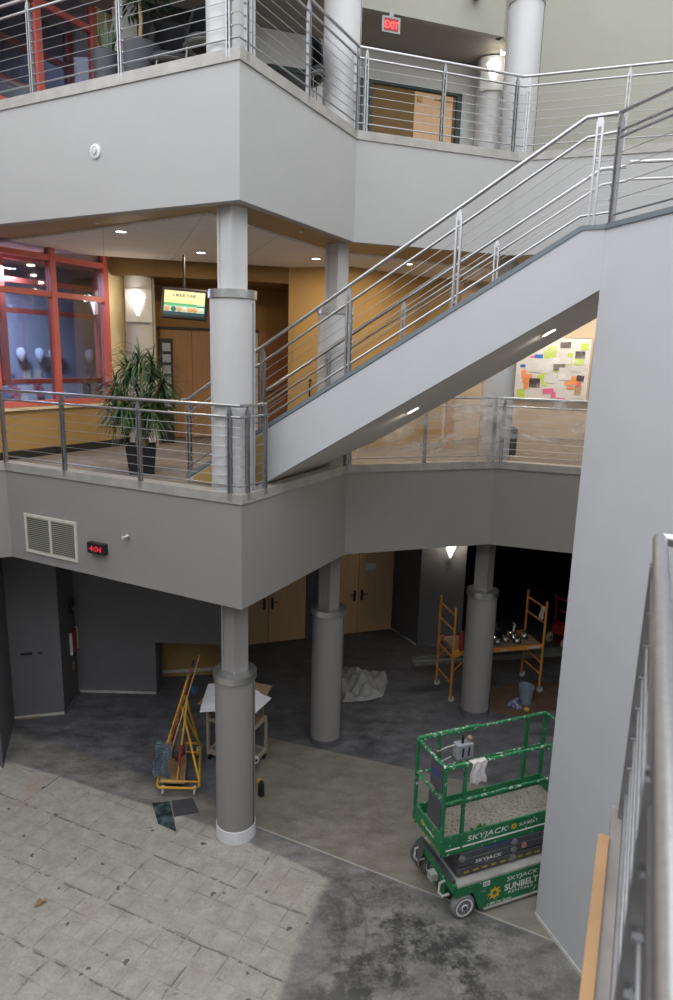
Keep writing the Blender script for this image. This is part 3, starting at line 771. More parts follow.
def stair_rail(label, w, s0, s1, posts, flat=0., knob=True):
    o = thing('stair_railing', label, 'railing', tuple(sp(s0, w, ztop(s0))), 0)
    zr = ztop
    H = 1.065
    def q(s, dz): return sp(s, w, ztop(min(s, 5.09))+dz)
    pts = [q(s0, H), q(5.02, H)]
    if knob: pts = [q(s0, H)+Vector((-SU.x*.10, -SU.y*.10, -.01))]+pts
    pts[-1] = Vector((*sp(5.03, w, 0).xy, 9.27)); pts += [Vector((*sp(5.32, w, 0).xy, 9.275))]
    if flat: pts += [Vector(p) for p in flat]
    MB().tube(pts, .024, 12).build('handrail', M['steel'], o)
    pts = [q(s0, H-.20), q(5.05, H-.20), q(5.34, H-.20)]
    if knob: pts = [q(s0, H-.2)+Vector((-SU.x*.10, -SU.y*.10, -.01))]+pts
    MB().tube(pts, .018, 10).build('grip_rail', M['steel'], o)
    MB().tube([q(s0, .12), q(5.05, .12), q(5.34,.12)], .013, 8).build('bottom_rail', M['steel'], o)
    for i in range(5):
        dz = .12+(H-.2-.12)*(i+1)/6
        MB().tube([q(s0, dz), q(5.05, dz), q(5.34, dz)], .0045, 6).build('cable', M['cable'], o)
    for s in posts:
        T = frame(q(s, 0), (SU.x, SU.y, 0)); post_mb(T, H, .02 if s > .3 else .12, w=.021, gap=.030).build('post', M['steel'], o)
    return o
stair_rail('near railing of the stair with twin bar posts', .03, .02, 5.3, (.03, 1.25, 2.47, 3.78, 5.16))
stair_rail('far railing of the stair, partly hidden by the near stringer', SW-.06, .12, 5.3, (1.25, 2.47, 3.78, 5.2))
# landing guard on the tower wall
railing('landing railing on top of the big grey stair tower wall', kp(.0,.03), kp(4.2,.03), 8.25, 8.25, (.03, 1.9, 3.8), h=1.03, drop=.02, rails=(.86,.80), bottom=.08, ncab=4)
a = sp(5.35, SW-.06, 0); b = (a.x+3.2, a.y-.82)
railing('far guard railing of the landing seen through the near posts', (a.x, a.y), b, 8.245, 8.245, (1.7,), h=1.08, drop=.02, rails=(.88,), bottom=.12, ncab=3)
# rail the camera stands behind
rl = railing('blurred steel railing close to the camera along the near balcony', fp(2.6,.0), fp(0,.0), K1, K1, (2.57, 1.2), h=1.10, ncab=6, r=.024)
MB().tube([Vector((*fp(0,0), K1+1.10)), Vector((*fp(0,2.2), K1+1.10))], .024, 12).build('handrail', M['steel'], rl)
for i in range(6): MB().tube([Vector((*fp(0,0), K1+.1+.123*(i+1))), Vector((*fp(0,2.2), K1+.1+.123*(i+1)))], .0042, 6).build('cable', M['cable'], rl)
bt = MB().prism([fp(.20,-.082), fp(2.2,-.082), fp(2.2,-.046), fp(.20,-.046)], K1-.10, K1+.015)
tag(bt.build('timber_batten', M['batten']), 'raw timber batten lying along the edge of the near balcony', 'timber')
# ------------------------------------------------------------------ scissor lift
LA = math.radians(21.9)
lift = thing('scissor_lift', 'green paint-spattered scissor lift parked beside the grey stair tower', 'scissor lift', (1.39, 7.11, 0), LA)
LT = LM(lift); LLEN, LW = 2.0, .68
def sunflower(mb, x, y, z, r):
    pts = []
    for i in range(24):
        a = 2*PI*i/24; rr = r*(1.0 if i % 3 == 0 else .70 if i % 3 == 1 else .62)
        pts.append((x+rr*math.cos(a), z+rr*math.sin(a)))
    inner = [(x+r*.30*math.cos(2*PI*i/24), z+r*.30*math.sin(2*PI*i/24)) for i in range(24)]
    b = len(mb.v)
    for p in pts: mb.av((p[0], y, p[1]))
    for p in inner: mb.av((p[0], y, p[1]))
    for i in range(24): mb.af((b+i, b+(i+1) % 24, b+24+(i+1) % 24, b+24+i))
# platform
MB(LT).bbox((.02,.02,.96), (LLEN,LW-.02,.99)).build('platform_deck', M['deckgrit'], lift)
tb = MB(LT)
tb.bbox((0,-.012,.88), (LLEN,.012,1.15)); tb.bbox((0,LW-.012,.88), (LLEN,LW+.012,1.15)); tb.bbox((-.012,0,.93), (.012,LW,1.18)); tb.bbox((LLEN-.012,0,.90), (LLEN+.012,LW,1.15))
bevel(tb.build('toe_board', M['green'], lift), .004)
st = MB(LT); st.bbox((.06,-.018,.955), (LLEN,-.0125,.972)); st.build('white_stripe', M['decalw'], lift)
for x, z in ((0,0),):
    gr = MB(LT); R_ = .021
    H = 2.10
    for y in (0, LW):
        gr.tube([(0,y,H),(LLEN,y,H)], R_, 8); gr.tube([(0,y,1.62),(LLEN,y,1.62)], .017, 8)
    gr.tube([(0,0,H),(0,LW,H)], R_, 8); gr.tube([(0,0,1.64),(0,LW,1.64)], .017, 8)
    gr.tube([(LLEN,0,H),(LLEN,LW,H)], R_, 8); gr.tube([(LLEN,0,1.62),(LLEN,LW,1.62)], .017, 8)
    gr.build('guard_rail', M['green_rail'], lift)
    MB(LT).beam((0,LW,2.105),(.9,LW,2.105), .05, .05).build('rail_sleeve', M['green_rail'], lift); MB(LT).beam((.0,0,2.10),(.34,0,2.10), .045, .045).build('rail_sleeve', M['green_rail'], lift)
for x, y in ((0,0),(0,LW),(.28,0),(.32,LW),(LLEN,0),(LLEN,LW),(1.15,LW) if False else (LLEN-.3,LW)):
    MB(LT).bbox((x-.019,y-.019,.95), (x+.019,y+.019,2.09)).build('post', M['green'], lift)
w_ = MB(LT); w_.beam((.0,.01,1.02),(.28,.01,1.02), .03, .1); w_.build('gate_foot', M['green'], lift)
# grey document and control boards on the end
for z0, z1, y0, y1 in ((1.74,2.07,.02,.30), (1.25,1.62,.02,.32)):
    bevel(MB(LT).bbox((-.030,y0,z0), (-.0,y1,z1)).build('end_board', M['liftgrey'], lift), .006)
bs = MB(LT); bs.bbox((-.034,.08,1.93), (-.0305,.26,1.98)); bs.build('blue_sticker', mat('blue_print', (.03,.06,.32), .6), lift)
cb = MB(LT); cb.bbox((.50,LW-.16,1.78),(.74,LW-.03,1.98)); cbo = bevel(cb.build('control_box', mat('light_grey_box', (.32,.33,.36), .5), lift), .01)
lv = MB(LT)
for x in (.57,.66): lv.tube([(x,LW-.165,1.82),(x,LW-.18,1.95)], .012, 8)
lv.tube([(.60,LW-.10,1.98),(.60,LW-.10,2.08)], .02, 8); lv.build('lever', M['black'], cbo)
lv = MB(LT); lv.lathe([(.001,-.02),(.035,-.01),(.04,.02),(.001,.05)], (.71,LW-.10,2.02), 12); lv.build('knob', M['ply'], cbo)
ar = MB(LT); ar.tube([(.28,LW,1.86),(.42,LW-.05,1.93),(.52,LW-.08,1.96)], .012, 8); ar.tube([(.30,LW-.02,1.70),(.45,LW-.08,1.80)], .011, 8); ar.build('box_bracket', M['liftwhite'], lift)
# scissor stack
sg = MB(LT)
for i, z in enumerate((.60,.72,.82)):
    sg.bbox((.24+.02*i,-.02,z-.05), (LLEN-.04,.03,z+.045)); sg.bbox((.24,LW-.03,z-.05), (LLEN-.04,LW+.02,z+.045))
sg.bbox((.26,.03,.52),(LLEN-.05,LW-.03,.86)); bevel(sg.build('scissor_arm', M['liftgrey'], lift), .006)
pv = MB(LT)
for x, z in ((1.08,.60),(1.08,.72),(1.08,.83),(.30,.80)): pv.lathe([(.045,0),(.045,.018),(.02,.03),(.001,.03)], (x,-.02,z), 16, Matrix.Rotation(PI/2,3,'X'))
pv.build('pivot_pin', M['galv'], lift)
ln = MB(LT); ln.bbox((.26,-.0235,.77),(1.98,-.0205,.778)); ln.bbox((.26,-.0235,.648),(1.98,-.0205,.655)); ln.build('silver_line', M['galv'], lift)
hz = MB(LT)
for i in range(13): 
    x = .34+i*.135; hz.extr([(x,-.0215,.575),(x+.07,-.0215,.575),(x+.085,-.0215,.60),(x+.015,-.0215,.60)], (0,-1,0), .003) if False else None
    b = len(hz.v)
    for p in ((x,-.0245,.567),(x+.075,-.0245,.567),(x+.085,-.0245,.600),(x+.01,-.0245,.600)): hz.av(p)
    hz.af((b,b+1,b+2,b+3))
hz.build('hazard_marking', M['hazard'], lift)
for x in (.62,): MB(LT).bbox((x,-.0255,.845),(x+.5,-.0225,.875)).build('blue_strip', mat('blue_tape', (.03,.08,.2), .6), lift)
hr = MB(LT); 
hm = MB(LT)
for i in range(8):
    y = .03+i*.085; b = len(hm.v)
    for p in ((-.0135,y,.935),(-.0135,y+.045,.935),(-.0135,y+.055,.955),(-.0135,y+.01,.955)): hm.av(p)
    hm.af((b,b+1,b+2,b+3))
hm.build('end_hazard_marking', M['hazard'], lift)
rg = MB(LT); rg.lathe([(.022,0),(.040,0),(.040,.004),(.022,.004)], (1.24,-.024,.735), 18, Matrix.Rotation(PI/2,3,'X')); rg.build('warning_sticker', mat('red_white_sticker', (.55,.25,.22), .6), lift)
# chassis
ch = MB(LT)
prof = [(.55,.06),(1.98,.06),(1.98,.47),(.16,.47),(.16,.34),(.44,.34)]
ch.extr([(LT.to_3x3() @ Vector((0,0,0))) for _ in ()] or [(x,-.13,z) for x,z in prof], (0,1,0), .02) if False else None
def ext_local(mb, pts, y0, y1):
    k = len(pts); a = [mb.av((x,y0,z)) for x,z in pts]; b = [mb.av((x,y1,z)) for x,z in pts]
    mb.af(a[::-1]); mb.af(b)
    for i in range(k): mb.af((a[i],a[(i+1)%k],b[(i+1)%k],b[i]))
ext_local(ch, prof, -.12, -.09); ext_local(ch, prof, .77, .80)
ch.bbox((.14,-.12,.40),(.20,.80,.52)); ch.bbox((.20,.16,.12),(1.96,.52,.44))
bevel(ch.build('chassis', M['green'], lift), .006)
MB(LT).bbox((.20,-.115,.47),(1.98,.795,.50)).build('tray', M['liftwhite'], lift)
fl = MB(LT); fl.extr([], (0,0,1), 0) if False else None
MB(LT).bbox((.60,-.135,.04),(1.98,-.1205,.068)).build('bottom_skid', M['liftwhite'], lift)
rm = MB(LT); rm.beam((.17,-.08,.53),(.17,.76,.53), .05, .06); rm.build('end_ramp', M['liftgrey'], lift)
hd = MB(LT)
for y in (-.02,.62): hd.tube([(.15,y+.10,.44),(.06,y+.09,.44),(.02,y+.04,.36),(.05,y,.33),(.15,y,.33)], .017, 8)
hd.build('tie_down_loop', M['liftwhite'], lift)
sq = MB(LT); sq.bbox((.05,.25,.30),(.15,.36,.40)); sq.build('end_light', M['liftwhite'], lift)
def wheel(x, y, turn=0, lab=None):
    R = Matrix.Rotation(turn,3,'Z') @ Matrix.Rotation(PI/2,3,'X')
    t = MB(LT); t.lathe([(.10,-.055),(.145,-.055),(.16,-.04),(.165,0),(.16,.04),(.145,.055),(.10,.055)], (x,y,.165), 32, R); wo = t.build('wheel', M['rubber'], lift)
    h = MB(LT); h.lathe([(.118,.035),(.122,.058),(.105,.058),(.095,.040),(.05,.040),(.045,.062),(.0,.065)], (x,y,.165), 28, R)
    h.lathe([(.118,-.058),(.02,-.05),(.0,-.05)], (x,y,.165), 28, R); h.build('wheel_rim', M['papermat'], wo)
    n = MB(LT); n.lathe([(.032,.060),(.030,.072),(.0,.074)], (x,y,.165), 14, R)
    for i in range(5):
        q = R @ Vector((.066*math.cos(i*2*PI/5), .066*math.sin(i*2*PI/5), .046)); n.lathe([(.011,0),(.011,.01),(0,.011)], Vector((x,y,.165))+q, 8, R)
    n.build('hub', M['liftgrey'], wo)
wheel(.32, -.07); wheel(.30, .72, .25); wheel(1.75, .74); wheel(1.85,-.07)
wb_ = MB(LT); wb_.grid(lambda u, v: (.14-.10*math.sin(v*PI*.9)*1., .60+u*.20, .50-.36*v), 2, 10, True)
wb_.grid(lambda u, v: (.145-.10*math.sin(v*PI*.9)*1., .60+u*.20, .50-.36*v), 2, 10, True); wb_.build('wheel_guard', M['liftgrey'], lift)
# lettering, as on the machine
def decal(txt, x, z, size, y, m, xs=1., sh=0., name='lettering', bold=0.):
    T = LT @ Matrix.Translation((x, y, z)); text_mesh(txt, size, .001, T, sh, bold, xs).build(name, m, lift)
decal('SKYJACK', .36, 1.02, .105, -.0145, M['decalw'], 1.42, .15)
decal('SUNBELT', 1.14, 1.035, .062, -.0145, M['decalw'], 1.15, 0)
decal('SKYJACK', 1.62, 1.02, .105, -.0145, M['decalw'], 1.42, .15)
decal('SKYJACK', .50, .675, .07, -.0235, M['decalw'], 1.42, .15)
decal('3219', 1.60, .90, .06, -.0145, M['decalw'], 1.3)
decal('SKYJACK', .93, .36, .085, -.1225, M['decalw'], 1.42, .15)
decal('SUNBELT', .91, .225, .125, -.1225, M['decalw'], 1.02, 0, bold=.003)
decal('RENTALS', .97, .165, .055, -.1225, M['decalw'], 1.75, 0)
decal('1 800 No Quest', .66, .082, .048, -.1225, M['decalw'], 1.15, .1)
sf = MB(LT); sunflower(sf, .765, -.1225, .245, .105); sunflower(sf, 1.06, -.0145, 1.055, .055); sf.build('sunflower_emblem', M['decaly'], lift)
se = MB(LT @ Matrix.Rotation(-PI/2, 4, 'Z')); sunflower(se, -.44, -.0145, 1.06, .05); se.build('sunflower_emblem', M['decaly'], lift)
text_mesh('SUNBELT', .05, .001, LT @ Matrix.Translation((-.0145,.36,1.035)) @ Matrix.Rotation(-PI/2, 4, 'Z')).build('lettering', M['decalw'], lift)
lb = MB(LT); lb.bbox((.58,-.1235,.385),(.68,-.1205,.455)); lb.build('white_label', M['decalw'], lift)
text_mesh('MD', .05, .001, LT @ Matrix.Translation((.59,-.125,.402))).build('lettering', M['liftgrey'], lift)
ho = MB(LT); ho.lathe([(.045,0),(.045,.004),(0,.004)], (1.50,-.121,.27), 16, Matrix.Rotation(PI/2,3,'X')); ho.build('socket_hole', M['black'], lift)
# rag over the near top rail and green rag on the deck
def rag(fn, nu=10, nv=14):
    m = MB(LT); m.grid(fn, nu, nv, True); return m
def ragf(u, v):
    x = .33+.22*u+.012*math.sin(v*5+u*3)
    if v < .12: return (x, .03-.055*(v/.12), 2.125)
    z = 2.12-(v-.12)*.37*(1-.12*abs(math.sin(u*6.2)))
    return (x+.015*math.sin(v*9), -.028-.012*math.sin(u*13+v*3), z)
o = rag(ragf).build('white_rag', M['cloth']); so = o.modifiers.new('thickness','SOLIDIFY'); so.thickness = .006
tag(o, 'white rag draped over the top rail of the green scissor lift', 'rag')
rr = random.Random(5)
m = MB(LT)
for i in range(9):
    x, y = .48+.23*rr.random(), .06+.10*rr.random(); m.grid(lambda u, v: (x+.05*u, y+.03*v+.02*u, 1.0+.045*math.sin(u*PI)*math.sin(v*PI)+.006*i), 4, 3)
tag(m.build('green_rag', spatter('bright_green_rag', (.05,.25,.02), (.02,.06,.01), .5, .55, 20)), 'small bright green rag crumpled on the lift platform', 'rag')

# ------------------------------------------------------------------ scaffold
SX = Vector((4.42-2.44, 13.08-12.56)); SA = math.atan2(SX.y, SX.x)
sc = thing('rolling_scaffold', 'orange rolling scaffold with casters holding tools behind the column', 'scaffold', (2.44,12.56,0), SA)
ST = LM(sc); SLn, SWd = 2.04, .74
for x in (0, SLn):
    for y in (0, SWd):
        MB(ST).tube([(x,y,.12),(x,y,2.04)], .025, 10).build('upright', M['orange'], sc)
        c = MB(ST); c.tube([(x,y,.04),(x,y,.14)], .012, 8); c.bbox((x-.02,y-.03,.09),(x+.03,y+.03,.13)); co = c.build('caster_stem', M['galv'], sc)
        c = MB(ST); c.lathe([(.02,-.018),(.062,-.018),(.066,0),(.062,.018),(.02,.018)], (x+.02,y,.066), 18, Matrix.Rotation(PI/2,3,'X')); c.build('caster_wheel', M['gwhite'], co)
    for z in (.42,.98,1.56,1.88): MB(ST).tube([(x,0,z),(x,SWd,z)], .017, 8).build('rung', M['orange'], sc)
for y in (0, SWd):
    s_ = MB(ST); s_.bbox((0,y-.018,1.02),(SLn,y+.018,1.10)); s_.build('side_beam', M['orange'], sc)
    b_ = MB(ST); b_.tube([(.0,y,.66),(.38,y,1.03)], .013, 8); b_.tube([(SLn,y,.66),(SLn-.38,y,1.03)], .013, 8); b_.build('brace', M['orange'], sc)
    MB(ST).bbox((.04,y-.021,.99),(.12,y+.021,1.13)).build('clamp', M['redp'] if y else M['yellow'], sc)
MB(ST).bbox((.03,.02,1.07),(SLn-.03,SWd-.02,1.095)).build('deck', M['ply'], sc)
text_mesh('METALTECH', .05, .001, ST @ Matrix.Translation((1.62,-.0195,1.04)), 0, 0, 1.).build('lettering', M['decalw'], sc) if False else None
lb = MB(ST); lb.bbox((1.66,-.0195,1.035),(1.95,-.0182,1.08)); lb.bbox((1.02,-.0195,1.035),(1.2,-.0182,1.07)); lb.build('white_sticker', M['gwhite'], sc)
# things on it
def on_sc(p): return ST @ Vector(p)
m = MB(ST @ Matrix.Translation((.35,.40,1.10)) @ Matrix.Rotation(.12,4,'Z')); m.bbox((-.30,-.30,0),(.85,.28,.03)); tag(bevel(m.build('plywood_sheet', M['ply']),.003), 'flat sheet of brown board lying on the scaffold deck', 'board')
e = thing('red_canister', 'red canister standing on the scaffold deck left of the column', 'canister', tuple(on_sc((.20,.06,1.10))))
T = LM(e); m = MB(T); m.lathe([(.055,0),(.058,.02),(.058,.30),(.045,.35),(.02,.37),(.02,.40),(0,.40)], seg=20); m.build('body', M['redp'], e)
m = MB(T); m.bbox((-.02,-.012,.40),(.055,.012,.42)); m.tube([(.05,0,.41),(.075,0,.33)], .007, 6); m.build('valve', M['black'], e)
pots = [(1.06,.18),(1.28,.24),(1.50,.14),(1.55,.38),(1.78,.34)]
plabs = ['chrome domed lamp fitting nearest the column on the scaffold', 'chrome domed lamp fitting, second from the column on the scaffold', 'chrome domed lamp fitting at the front edge of the scaffold deck',
         'chrome domed lamp fitting with a bent white tab on top', 'rightmost chrome domed lamp fitting beside the scaffold upright']
for i, (x, y) in enumerate(pots):
    p = on_sc((x, y, 1.10)); t = thing('chrome_fitting', plabs[i], 'lamp fitting', tuple(p), 0, 'chrome fittings on the scaffold'); T = LM(t)
    m = MB(T); m.lathe([(.085,0),(.09,.03),(.06,.06),(.05,.07),(.085,.10),(.08,.14),(.04,.17),(0,.175)], seg=22); m.build('dome', M['chrome'], t)
    m = MB(T); m.lathe([(.092,.025),(.098,.032),(.092,.04)], seg=22); m.build('ring', M['black'], t)
    if i == 3: m = MB(T); m.tube([(0,0,.17),(-.01,0,.26),(.02,0,.30),(-.03,0,.36)], [.02,.03,.02,.008], 8); m.build('tab', M['papermat'], t)
m = MB(ST); rb = random.Random(11)
def bagf(u, v):
    a = u*2*PI; b = v*PI*.5; k = 1+.16*math.sin(5*a+3*v)+.1*math.sin(9*a)
    return (1.12+.34*k*math.cos(a)*math.cos(b), .56+.15*k*math.sin(a)*math.cos(b), 1.10+.33*math.sin(b)*(1+.15*math.sin(3*a)))
m.grid(bagf, 28, 8); tag(m.build('black_bag', mat('black_bag_plastic', (.012,.014,.022), .3)), 'crumpled black plastic bag at the back of the scaffold deck', 'bag')
o = MB(ST); o.grid(lambda u, v: (SLn-.13+.12*u+.01*math.sin(v*8), .02+.10*u*.2-.03*math.cos(v*3)+ .06*math.sin(u*3), 1.92-.34*v*(1-.2*abs(math.sin(u*4)))), 6, 10)
o = o.build('hanging_rag', M['cloth']); so = o.modifiers.new('thickness','SOLIDIFY'); so.thickness = .006
tag(o, 'greyish white rag hanging from the right end frame of the scaffold', 'rag')
pk = MB(); p0, p1 = Vector((1.755,13.39,.452)), Vector((5.30,14.13,.452))
pk.beam(p0, p1, .24, .012); pk.beam(p0+Vector((.03,-.12,.03)), p1+Vector((.03,-.12,.03)), .02, .09); pk.beam(p0+Vector((-.03,.12,.03)), p1+Vector((-.03,.12,.03)), .02, .09)
pk_o = pk.build('aluminium_plank', M['galv']); tag(pk_o, 'long dull aluminium plank lying through the legs of the scaffold', 'plank')
# supports of plank: two low blocks
# bucket etc.
b = thing('plastic_bucket', 'pale blue plastic bucket on the brown paper by the scaffold', 'bucket', (4.0,12.62,0)); T = LM(b)
m = MB(T); m.lathe([(.001,0),(.12,0),(.15,.36),(.16,.36),(.16,.38),(.148,.38),(.118,.02),(.001,.02)], seg=28); m.build('pail', M['bucket'], b)
m = MB(T); m.tube([(.155*math.cos(a), .155*math.sin(a)*.35-.10*math.sin(a), .34-.12*abs(math.sin(a))) for a in [PI*i/12 for i in range(13)]], .005, 6); m.build('bail_handle', M['galv'], b)
m = MB()
m.grid(lambda u, v: (3.74+.14*math.cos(u*2*PI)*math.cos(v*1.5)*(1+.2*math.sin(u*17)), 12.42+.12*math.sin(u*2*PI)*math.cos(v*1.5)*(1+.2*math.cos(u*15)), .012+.17*math.sin(v*1.5)*(1+.2*math.sin(u*12))), 26, 7)
tag(m.build('plastic_bag', mat('blue_purple_film', (.08,.08,.22), .35, col2=(.4,.4,.5), scale=14, p=(.45,.6))), 'crumpled blue and purple plastic bag beside the bucket', 'bag')
m = MB(); m.lathe([(0,0),(.05,.01),(.06,.05),(.03,.08),(0,.085)], (3.93,12.26,.004), 12); tag(m.build('sponge', mat('yellow_sponge', (.55,.42,.1), .9)), 'small yellow sponge on the floor in front of the bucket', 'sponge')
m = MB(); m.prism([(3.0,12.9),(3.2,12.2),(3.9,12.05),(5.6,12.75),(5.2,13.6),(4.0,13.45)], .001, .004); tag(m.build('floor_paper', M['cardb']), 'brown protective paper spread on the floor under the bucket', 'floor paper')
# red hand truck in the dark
h = thing('hand_truck', 'red hand truck standing in the dark at far right', 'hand truck', (5.62,15.55,0), .5); T = LM(h)
m = MB(T)
for y in (-.18,.18): m.tube([(0,y,.10),(0,y,1.15),(-.08,y,1.3)], .016, 8)
for z in (.3,.6,.9,1.2): m.tube([(-.02 if z > 1.1 else 0,-.18,z),(-.02 if z > 1.1 else 0,.18,z)], .012, 8)
m.bbox((-.02,-.2,.03),(.22,.2,.045)); m.build('frame', M['redp'], h)
for y in (-.24,.24):
    m = MB(T); m.lathe([(.03,-.03),(.11,-.03),(.13,-.015),(.13,.015),(.11,.03),(.03,.03)], (-.05,y,.13), 22, Matrix.Rotation(PI/2,3,'X')); wo = m.build('wheel', M['gwhite'], h)
    m = MB(T); m.lathe([(.0,-.036),(.035,-.036),(.035,.036),(0,.036)], (-.05,y,.13), 12, Matrix.Rotation(PI/2,3,'X')); m.build('hub', M['black'], wo)
m = MB(T); m.bbox((-.10,-.14,.32),(.12,.14,.55)); m.build('motor_box', M['redp'], h)

# ------------------------------------------------------------------ plastic heap
m = MB(); rh = random.Random(2); 
hp = [(.24,12.38),(.80,12.50),(1.07,12.69),(1.22,13.30),(1.20,13.62),(.70,13.80),(.25,13.85),(.02,13.2)]
cx, cy = .62, 13.15
def heapf(u, v):
    a = u*8; i = int(a) % 8; f = a-int(a); p = Vector(hp[i]).lerp(Vector(hp[(i+1) % 8]), f); r = 1-v
    x, y = cx+(p.x-cx)*r, cy+(p.y-cy)*r
    z = .02+.17*math.sin(v*PI*.5)*(1+.5*math.sin(x*9+y*4))+.06*abs(math.sin(x*13-y*7))*(1 if v > .05 else .2)+.03*math.sin(y*21+x*5)*(v > .05)
    return (x, y, max(.012, z))
m.grid(heapf, 48, 14, True); tag(m.build('plastic_sheet', M['heap']), 'crumpled clear plastic sheeting heaped on the dark floor', 'plastic sheet')
m = MB(); m.beam((1.62,16.0,.03),(2.15,15.35,.03),.1,.03); m.beam((1.9,15.6,.02),(2.75,15.1,.02),.08,.03); 
tag(m.build('trim_scraps', M['galv']), 'pale strips of torn-off trim at the foot of the dark wall', 'scrap')

# ------------------------------------------------------------------ yellow A-frame barrow with long tools
ca = thing('panel_cart', 'yellow tubular A-frame panel cart loaded with long tools', 'cart', (-2.40,9.33,0), 0); T = LM(ca)
# local: width along x (-.33..+.33), length along y (0..1.35)
def cc(x, y, z): return (x+.02-.18*y, y, z)
m = MB(T); lo = [cc(-.33,.04,.16),cc(-.30,0,.16),cc(.28,0,.16),cc(.33,.05,.16),cc(.33,1.2,.16),cc(.28,1.25,.16),cc(-.28,1.25,.16),cc(-.33,1.2,.16)]
m.tube(lo, .02, 8, closed=True); m.tube([cc(-.28,.14,.18),cc(.33,.14,.18)], .015, 8); m.tube([cc(0,.95,.18),cc(.33,.95,.18)], .015, 8); m.build('base_frame', M['yellow'], ca)
m = MB(T); m.tube([cc(.33,.20,.16),cc(.05,.62,1.22),cc(.33,1.15,.16)], .019, 8); m.build('upright_frame', M['yellow'], ca)
m = MB(T); m.tube([cc(.31,1.2,.16),cc(.10,.90,1.25),cc(.04,.55,1.28)], .018, 8); m.build('rear_frame', M['yellow'], ca)
m = MB(T); m.bbox((-.28,.10,.17),(.28,.50,.185)) if False else m.prism([cc(-.3,.1,0)[:2],cc(.1,.1,0)[:2],cc(.1,1.15,0)[:2],cc(-.3,1.15,0)[:2]], .165,.18); m.build('platform', M['ply'], ca)
for x, y in ((-.24,.06),(.26,.06),(-.24,1.15),(.28,1.15)):
    p = cc(x,y,.06); m = MB(T); m.lathe([(.02,-.015),(.055,-.015),(.06,0),(.055,.015),(.02,.015)], p, 16, Matrix.Rotation(PI/2,3,'Y')); m.bbox((p[0]-.02,p[1]-.02,.06),(p[0]+.02,p[1]+.02,.15)); m.build('caster', M['gwhite'], ca)
CT = T
def pole(name, label, pts, r, mm, cat='tool', group='long tools on the cart', head=None):
    o = thing(name, label, cat, tuple(CT @ Vector(pts[0])), 0, group); MB(CT).tube([Vector(p) for p in pts], r, 8).build('handle', mm, o)
    if head: head(o)
    return o
def yb(o): 
    m = MB(CT); m.tube([(-.02,.17,.20),(.02,.26,.75)], .022, 8); m.build('red_grip', M['redp'], o)
pole('scraper_pole', 'yellow pole with red lower end leaning on the panel cart', [(-.03,.15,.18),(.10,.42,1.45)], .017, M['yellow'], head=yb)
pole('broom_handle', 'yellow long handle leaning highest left in the panel cart', [(-.26,.34,.60),(.06,.70,1.72)], .014, M['yellow'])
pole('shovel_handle', 'reddish wooden long handle with a black tip leaning on the panel cart', [(-.25,.30,.45),(.13,.76,1.93)], .014, mat('red_brown_handle',(.28,.09,.04),.5), head=lambda o: MB(CT).tube([(.115,.74,1.86),(.135,.765,1.97)], .020, 8).build('tip', M['black'], o))
pole('rake_handle', 'pale wooden long handle reaching furthest up from the panel cart', [(-.22,.25,.35),(.22,.84,2.02)], .012, M['wood'])
pole('wooden_stick', 'short pale wooden stick low in the panel cart', [(-.33,.32,.40),(-.10,.62,1.0)], .017, M['wood'])
m = MB(CT); m.grid(lambda u, v: (-.37+.24*u+.03*math.sin(v*7)-.03*v, .14+.12*math.sin(u*3)-.02*v, .80-.60*v+.05*math.sin(u*8)), 10, 14, True)
o = m.build('mop_cloth', M['bluecloth']); so = o.modifiers.new('thickness','SOLIDIFY'); so.thickness = .012; tag(o, 'blue and white mop cloth hanging at the left of the panel cart', 'mop')
m = MB(CT); m.grid(lambda u, v: (-.18+.22*u, .42+.06*math.sin(u*5+v*3), .95-.55*v+.04*math.sin(u*9)), 8, 10, True)
o = m.build('dark_cloth', mat('grey_dark_cloth', (.10,.09,.09), .9, var=.4, scale=15)); so = o.modifiers.new('thickness','SOLIDIFY'); so.thickness = .015; tag(o, 'dark grey cloth bundled in the middle of the panel cart', 'cloth')
m = MB(CT); m.lathe([(0,-.09),(.05,-.06),(.07,0),(.05,.07),(0,.09)], (.13,.72,1.46), 12); tag(m.build('blue_grip', mat('dark_blue_plastic',(.02,.05,.12),.5)), 'dark blue tool head tied near the top of the cart frame', 'tool head')

# ------------------------------------------------------------------ paper cart behind the column
pc = thing('utility_cart', 'cream metal utility cart with drawings on top, half hidden by the column', 'cart', (-1.58,10.38,0), -.42); T = LM(pc)
m = MB(T)
for x in (-.46,.40):
    for y in (-.24,.24): m.bbox((x-.02,y-.02,.10),(x+.02,y+.02,1.0 if x < 0 else .80))
for z in (.16,.78): 
    for y in (-.24,.24): m.bbox((-.46,y-.02,z-.03),(.40,y+.02,z+.03))
    for x in (-.46,.40): m.bbox((x-.02,-.24,z-.03),(x+.02,.24,z+.03))
m.build('frame', mat('cream_metal',(.38,.34,.26),.5,var=.1), pc)
m = MB(T); m.bbox((-.46,-.24,.15),(.40,.24,.165)); m.build('lower_shelf', M['galv'], pc)
m = MB(T); m.bbox((-.46,-.24,.76),(.40,.24,.775)); m.build('upper_shelf', M['ply'], pc)
for x in (-.44,.38):
    for y in (-.22,.22): m = MB(T); m.lathe([(.02,-.014),(.048,-.014),(.05,0),(.048,.014),(.02,.014)], (x,y,.05), 14, Matrix.Rotation(PI/2,3,'Y')); m.bbox((x-.015,y-.015,.05),(x+.015,y+.015,.12)); m.build('caster', M['black'], pc)
m = MB(T)
m.tube([(.37,.20,.80),(.37,.20,1.26)], .015, 8); m.tube([(-.42,.20,.80),(-.42,.20,1.26)], .015, 8); m.build('tray_support', M['ply'], pc)
